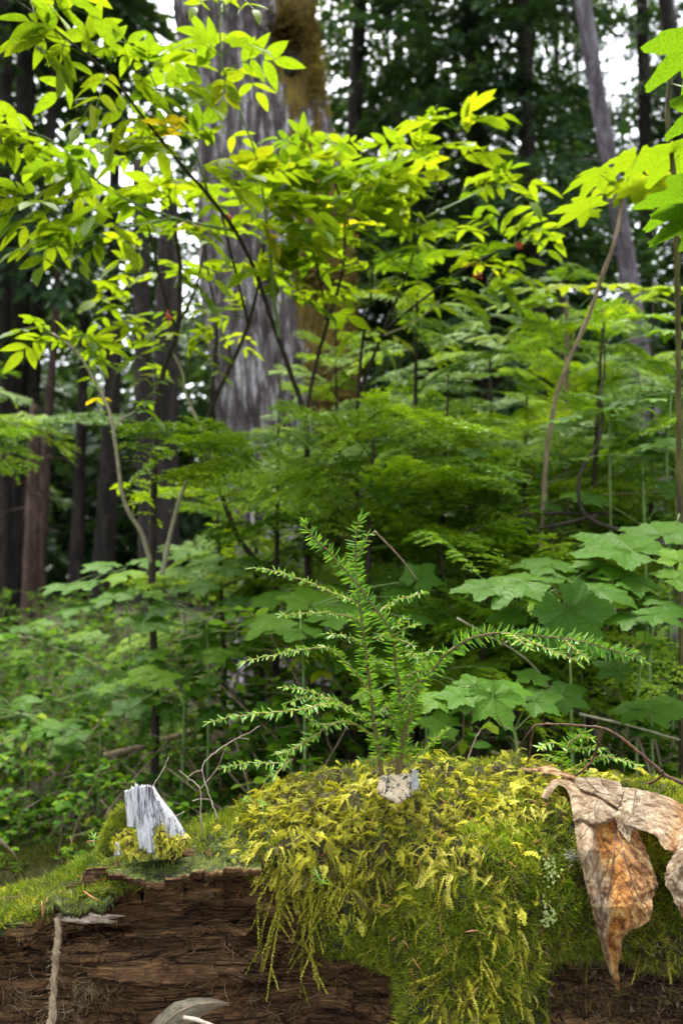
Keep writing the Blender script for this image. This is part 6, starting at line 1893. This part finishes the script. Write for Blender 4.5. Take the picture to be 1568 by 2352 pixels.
leafy("plant with a big drooping round lobed leaf and spread wet leaves above the long branch", "thimbleberry", 1310, 1.7,
      [[(1312, 1700, 1.7), (1310, 1560, 1.7), (1305, 1440, 1.7), (1290, 1360, 1.7)]],
      [(1305, 1400, 1.5, 230, .95, 3.1, .1), (1200, 1335, 1.6, 240, .35, -1.3, .5), (1120, 1350, 1.6, 160, .35, -1.6, .4), (1300, 1330, 1.7, 180, .35, .2, .4), (1260, 1300, 1.75, 190, .35, -.3, .5), (1370, 1355, 1.6, 190, .4, 1.2, .4), (1380, 1300, 1.7, 200, .35, .6, .6), (1180, 1412, 1.6, 120, .5, -1.5, .4), (1245, 1375, 1.55, 110, .6, -2.6, .95), (1395, 1250, 1.8, 180, .3, .9, .3)])
leafy("plant with two tall green stems and broad leaves at the right edge behind the log", "thimbleberry", 1480, 1.8,
      [[(1462, 1760, 1.8), (1462, 1620, 1.8), (1475, 1500, 1.8), (1490, 1420, 1.75)], [(1490, 1520, 1.85), (1510, 1370, 1.85), (1535, 1270, 1.85), (1560, 1180, 1.85)]],
      [(1450, 1265, 1.7, 300, .4, -.6, .5), (1520, 1230, 1.8, 260, .35, .5, .5), (1430, 1330, 1.65, 220, .35, .8, .4), (1480, 1372, 1.6, 120, .45, .4, .3), (1520, 1390, 1.55, 150, .35, 1.4, .3), (1450, 1418, 1.55, 130, .3, -1.5, .35), (1500, 1412, 1.5, 150, .3, 1.4, .35), (1550, 1330, 1.6, 160, .4, 1.2, .7), (1560, 1290, 1.5, 140, .6, .6, .8),
       (1500, 1635, 1.7, 130, .55, .6, .6), (1455, 1630, 1.7, 100, .5, -1.2, .5), (1530, 1620, 1.75, 110, .5, 1.3, .5), (1480, 1680, 1.75, 100, .45, .2, .3), (1420, 1540, 1.7, 120, .5, -.8, .3), (1540, 1540, 1.9, 140, .4, .8, .2)])
leafy("plant with serrated heart shaped leaves under the long arching branch", "thimbleberry", 1190, 1.5,
      [[(1190, 1760, 1.5), (1180, 1680, 1.5), (1140, 1610, 1.48), (1090, 1580, 1.46)]],
      [(1130, 1600, 1.35, 160, .75, 2.9, .6), (1165, 1585, 1.4, 140, .35, .4, .6), (1060, 1600, 1.35, 130, .35, -1.5, .6), (1010, 1605, 1.35, 130, .35, -1.3, .7), (1225, 1610, 1.45, 140, .5, 1.2, .35), (1090, 1575, 1.45, 110, .4, -.3, .5), (1290, 1600, 1.6, 130, .6, 1.0, .2), (1220, 1560, 1.5, 110, .4, .2, .4)])
leafy("plant spreading wide pale green leaves behind the tall seedling's left branches", "thimbleberry", 690, 1.9,
      [[(700, 1650, 1.9), (695, 1500, 1.9), (690, 1400, 1.9)]],
      [(640, 1420, 1.8, 200, .3, -1.3, .7), (710, 1385, 1.9, 180, .4, -.2, .7), (760, 1420, 1.8, 190, .3, .8, .6), (630, 1375, 2.0, 150, .35, -.9, .6), (690, 1450, 1.75, 180, .3, -.6, .5), (800, 1395, 1.9, 130, .4, .9, .5), (960, 1330, 1.8, 120, .8, .4, .3), (920, 1370, 1.9, 130, .5, .2, .4), (950, 1420, 1.8, 110, .4, .5, .4), (735, 1470, 1.8, 120, .4, 0, .4)])
leafy("plant with pale maple like leaves in front of the elder's black stem foot", "thimbleberry", 400, 2.6,
      [[(430, 1500, 2.6), (420, 1380, 2.6), (410, 1310, 2.6)], [(300, 1500, 2.7), (290, 1380, 2.7), (280, 1310, 2.7)]],
      [(470, 1290, 2.6, 120, .35, .3, .7), (430, 1270, 2.7, 110, .35, -.3, .6), (520, 1310, 2.5, 120, .35, .8, .6), (395, 1310, 2.6, 120, .35, -.8, .8), (290, 1320, 2.6, 140, .35, -.5, .9), (240, 1300, 2.7, 120, .3, -1.2, .6), (200, 1340, 2.6, 140, .25, -1.4, .5), (330, 1290, 2.7, 110, .35, .4, .6), (450, 1350, 2.4, 130, .4, .5, .5), (150, 1345, 2.6, 120, .2, -1.5, .5), (260, 1375, 2.5, 130, .4, -.3, .5), (370, 1360, 2.5, 120, .4, 0, .6), (560, 1290, 2.6, 110, .35, .5, .5), (180, 1400, 2.5, 130, .3, -.6, .4), (320, 1430, 2.4, 130, .35, .6, .5)])
for k, (u, v0, d, n, lab) in enumerate([(1060, 1700, 1.9, 12, "low palmate plant in the shade behind the small right seedling"), (1340, 1480, 2.1, 14, "shaded palmate plant behind the big drooping leaf"), (1560, 1480, 2.3, 12, "shaded palmate plant behind the right hand green stems"), (1200, 1200, 2.4, 14, "palmate plant at the foot of the crooked sapling"), (1480, 1050, 2.2, 12, "palmate plant with flat wet leaves at the right edge, middle height"), (100, 1480, 2.9, 14, "broad-leaved plant in the shade at the left edge"), (480, 1430, 2.3, 14, "light green broad-leaved plant left of the tall seedling"), (880, 1500, 2.1, 12, "broad-leaved plant straight behind the seedling stems"), (1400, 940, 2.3, 10, "palmate leaves around the crooked dark stem"), (60, 1640, 2.4, 16, "light green broad-leaved plant low on the left slope by the photo edge"), (230, 1600, 2.5, 16, "light green broad-leaved plant on the left slope above the white stub"), (420, 1560, 2.3, 14, "broad-leaved plant between the white stub and the seedlings"), (980, 1550, 1.8, 12, "broad-leaved plant right behind the seedling stems in the shade"), (1250, 1100, 2.5, 12, "broad leaves between the spiny stem and the crooked stem"), (1530, 900, 2.3, 10, "broad leaves by the right edge under the yellow tier")]):
    st_ = [[(u, v0 + 160, d), (u + random.uniform(-15, 15), v0, d)]]
    leafy(lab, "thimbleberry", u, d, st_, [(u + random.uniform(-170, 170), v0 + random.uniform(-70, 110), d + random.uniform(-.25, .2), random.uniform(80, 140) * 1.9 / d, random.uniform(.2, .55), random.uniform(-1.6, 1.6)) for _ in range(n)])

# ================================================================== LOW SHRUBS
def shrub_mesh(seed, H, R, nst, nl, ls):
    r = np.random.default_rng(seed)
    st_m, fo_m = MB(), MB()
    for k in range(nst):
        a = r.random() * 6.283; l = R * r.uniform(.3, 1)
        e = np.array([math.cos(a) * l, math.sin(a) * l, H * r.uniform(.55, 1)])
        pa = curve(np.array([(0, 0, 0), e * (.35, .35, .6), e]), 12)
        tube(st_m, pa, (.004, .0015), 5, .5, cap=False)
        for b in range(6):
            s0 = pa[r.integers(4, 12)]
            e2 = s0 + np.array([r.normal(0, .09), r.normal(0, .09), r.uniform(-.01, .06)])
            bp = curve([s0, (s0 + e2) / 2 + (0, 0, .015), e2], 7)
            tube(st_m, bp, (.0013, .0007), 3, .5, cap=False)
            n = nl; t = r.random(n); i = (t * 5.99).astype(int)
            D = r.normal(0, 1, (n, 3)) * (1, 1, .25); Z = np.array([[0, -.2, 1.0]]) + r.normal(0, .35, (n, 3))
            s = ls * r.uniform(.6, 1.15, n); w = r.integers(0, 2, n)
            mm = frames(D, Z) * s[:, None, None]
            for q in range(2):
                fo_m.inst(OVAL[q], mm[w == q], bp[i][w == q], np.clip(r.uniform(.1, .9, n) + r.normal(0, .1), 0, 1)[w == q])
    a, b = st_m.mesh("stems"), fo_m.mesh("foliage")
    a.materials.append(M['brown_stem']); b.materials.append(M['shrub'])
    return a, b


SH = [shrub_mesh(1, .62, .36, 9, 13, .030), shrub_mesh(2, .5, .42, 9, 13, .026), shrub_mesh(3, .75, .34, 9, 12, .034), shrub_mesh(4, .35, .4, 9, 14, .022)]
placed = []
spots = []
rs = random.Random(11)
for k in range(42):      # left slope
    u = rs.uniform(-120, 760); d = rs.uniform(1.9, 4.2)
    spots.append((u, d, rs.choice((0, 1, 3, 3, 1)) if d < 2.6 else rs.choice((0, 1, 2))))
for k in range(20):
    spots.append((rs.uniform(560, 1620), rs.uniform(1.75, 2.3), rs.choice((1, 3, 1))))
for k in range(30):
    spots.append((rs.uniform(-200, 1700), rs.uniform(3.2, 6.5), rs.choice((0, 2))))
for k in range(26):
    spots.append((560 + k * 42 + rs.uniform(-20, 20), rs.uniform(1.85, 2.9), rs.choice((0, 0, 2))))
for k in range(24):
    spots.append((rs.uniform(-150, 620), rs.uniform(4.2, 8), 2))
NB = ["oval-leaved bush on the left slope behind the log", "oval-leaved low bush close behind the log", "knee high bush in the dim undergrowth further back", "knee high bush between log and saplings"]
cat_of = lambda k: 0 if k < 42 else (1 if k < 62 else (2 if k < 92 or k >= 118 else 3))


for k, (u, d, kind) in enumerate(spots):
    f = foot(u, d)
    cat = 0 if k < 42 else (1 if k < 62 else (2 if k < 92 or k >= 118 else 3))
    order = sorted([q for q in range(len(spots)) if cat_of(q) == cat], key=lambda q: spots[q][0])
    pos_ = order.index(k) + 1
    t = thing("huckleberry_bush", NB[cat] + (", " + ordinal(pos_) + " from the left there"), "bush", tuple(f), ["bushes on the left slope", "bushes close behind the log", "bushes further back", "bushes between log and saplings"][cat])
    s = rs.uniform(.8, 1.15) * (.8 if d < 2.3 else 1) * (1.45 if cat == 3 else 1)
    t.scale = (s, s, s); t.rotation_euler = (0, 0, rs.uniform(0, 6.28))
    for me in SH[kind]:
        o = bpy.data.objects.new(me.name, me); COL.objects.link(o); o.parent = t

# ground cover: sprigs, moss clumps and litter on the forest floor
gc = MB(); n = 26000
gu = RG.uniform(-2.2, 2.2, n); gd = 1.6 + RG.random(n) ** 1.5 * 5.5
px_ = gu * gd * .55; py_ = gd
zz = gz(px_, py_)
pos = np.stack([px_, py_, zz + rnd(.01, .09, n)], -1)
den = fbm(pos * (1, 1, 0), 1.6, 3, 41)
k_ = den > -.12
D = RG.normal(0, 1, (n, 3)) * (1, 1, .2); Z = np.array([[0, -.3, 1.0]]) + RG.normal(0, .4, (n, 3))
mm = frames(D, Z) * rnd(.012, .032, n)[:, None, None]
gc.inst(OVAL[0], mm[k_], pos[k_], rnd(.2, 1, n)[k_])
tag(gc.build("ground_cover", M['shrub']), "small green leaves covering the forest floor behind the log", "ground cover", kind='stuff')
lt = MB(); n = 6000
gd = 1.5 + RG.random(n) ** 1.5 * 6; px_ = RG.uniform(-1.2, 1.2, n) * gd; pos = np.stack([px_, gd, gz(px_, gd) + .012], -1)
D = RG.normal(0, 1, (n, 3)) * (1, 1, .25)
lt.inst(DIAMOND, frames(D, RG.normal(0, .4, (n, 3)) + (0, 0, 1.0)) * rnd(.02, .06, n)[:, None, None] * np.array([.5, 1, 1])[None, None, :], pos, rnd(0, .8, n))
tag(lt.build("leaf_litter", M['litter']), "brown dead leaves and bits scattered on the forest floor", "litter", kind='stuff')

# mossy bank behind the left end of the log, and fallen sticks
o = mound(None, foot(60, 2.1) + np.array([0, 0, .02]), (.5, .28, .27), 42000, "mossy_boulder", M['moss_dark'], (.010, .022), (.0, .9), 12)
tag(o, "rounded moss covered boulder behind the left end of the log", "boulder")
for (a, b, r, mt, lab) in [((480, 1700, 2.3), (760, 1580, 2.6), .012, 'brown_stem', "brown fallen stick leaning in the undergrowth left of the seedlings"), ((1330, 1640, 1.7), (1560, 1700, 1.75), .0035, 'pale_stem', "pale crooked stick low behind the dead leaf"),
                           ((1060, 1230, 2.1), (1400, 1180, 2.3), .008, 'dark_stem', "dark dead branch lying across behind the seedlings"), ((1050, 1420, 1.6), (1300, 1640, 1.8), .0022, 'pale_stem', "thin pale stick slanting down below the long branch"), ((860, 1220, 1.5), (960, 1335, 1.6), .002, 'brown_stem', "thin brown stick slanting beside the seedling's top"),
                           ((240, 1740, 2.6), (520, 1660, 2.9), .014, 'brown_stem', "brown rotting branch on the left slope")]:
    A_, B_ = P(*a), P(*b)
    m = MB(); mid = (A_ + B_) / 2 + RG.normal(0, .02 if np.linalg.norm(B_ - A_) > .3 else .004, 3)
    tube(m, curve([A_, mid, B_], 20), (r, r * .6), 7, knob=.15)
    tag(m.build("fallen_stick", M[mt]), lab, "stick", "fallen sticks in the undergrowth")
# crooked dark stem at the right
cs = thing("crooked_stem", "dark crooked leafless stem bending down at the right behind the leaves", "stem", tuple(foot(1480, 2.2)), None)
m = MB(); pa = px_path([(1385, 740, 2.3), (1388, 850, 2.28), (1378, 910, 2.26), (1384, 960, 2.25), (1372, 1020, 2.22), (1345, 1060, 2.2), (1328, 1110, 2.18), (1335, 1170, 2.16), (1370, 1200, 2.15), (1430, 1220, 2.15)], 70)
tube(m, pa, (.002, .0035, .005, .006), 7, knob=.15); m.build("stem", M['dark_stem'], cs)
m = MB(); tube(m, np.vstack([pa[-1:], curve([pa[-1], foot(1480, 2.2)], 6)[1:]]), (.006, .008), 7); m.build("stem", M['dark_stem'], cs)
m = MB(); tube(m, px_path([(1372, 1185, 2.15), (1260, 1210, 2.2), (1150, 1225, 2.2), (1080, 1220, 2.2)], 20), (.006, .003), 6, knob=.15); m.build("side_twig", M['dark_stem'], cs)
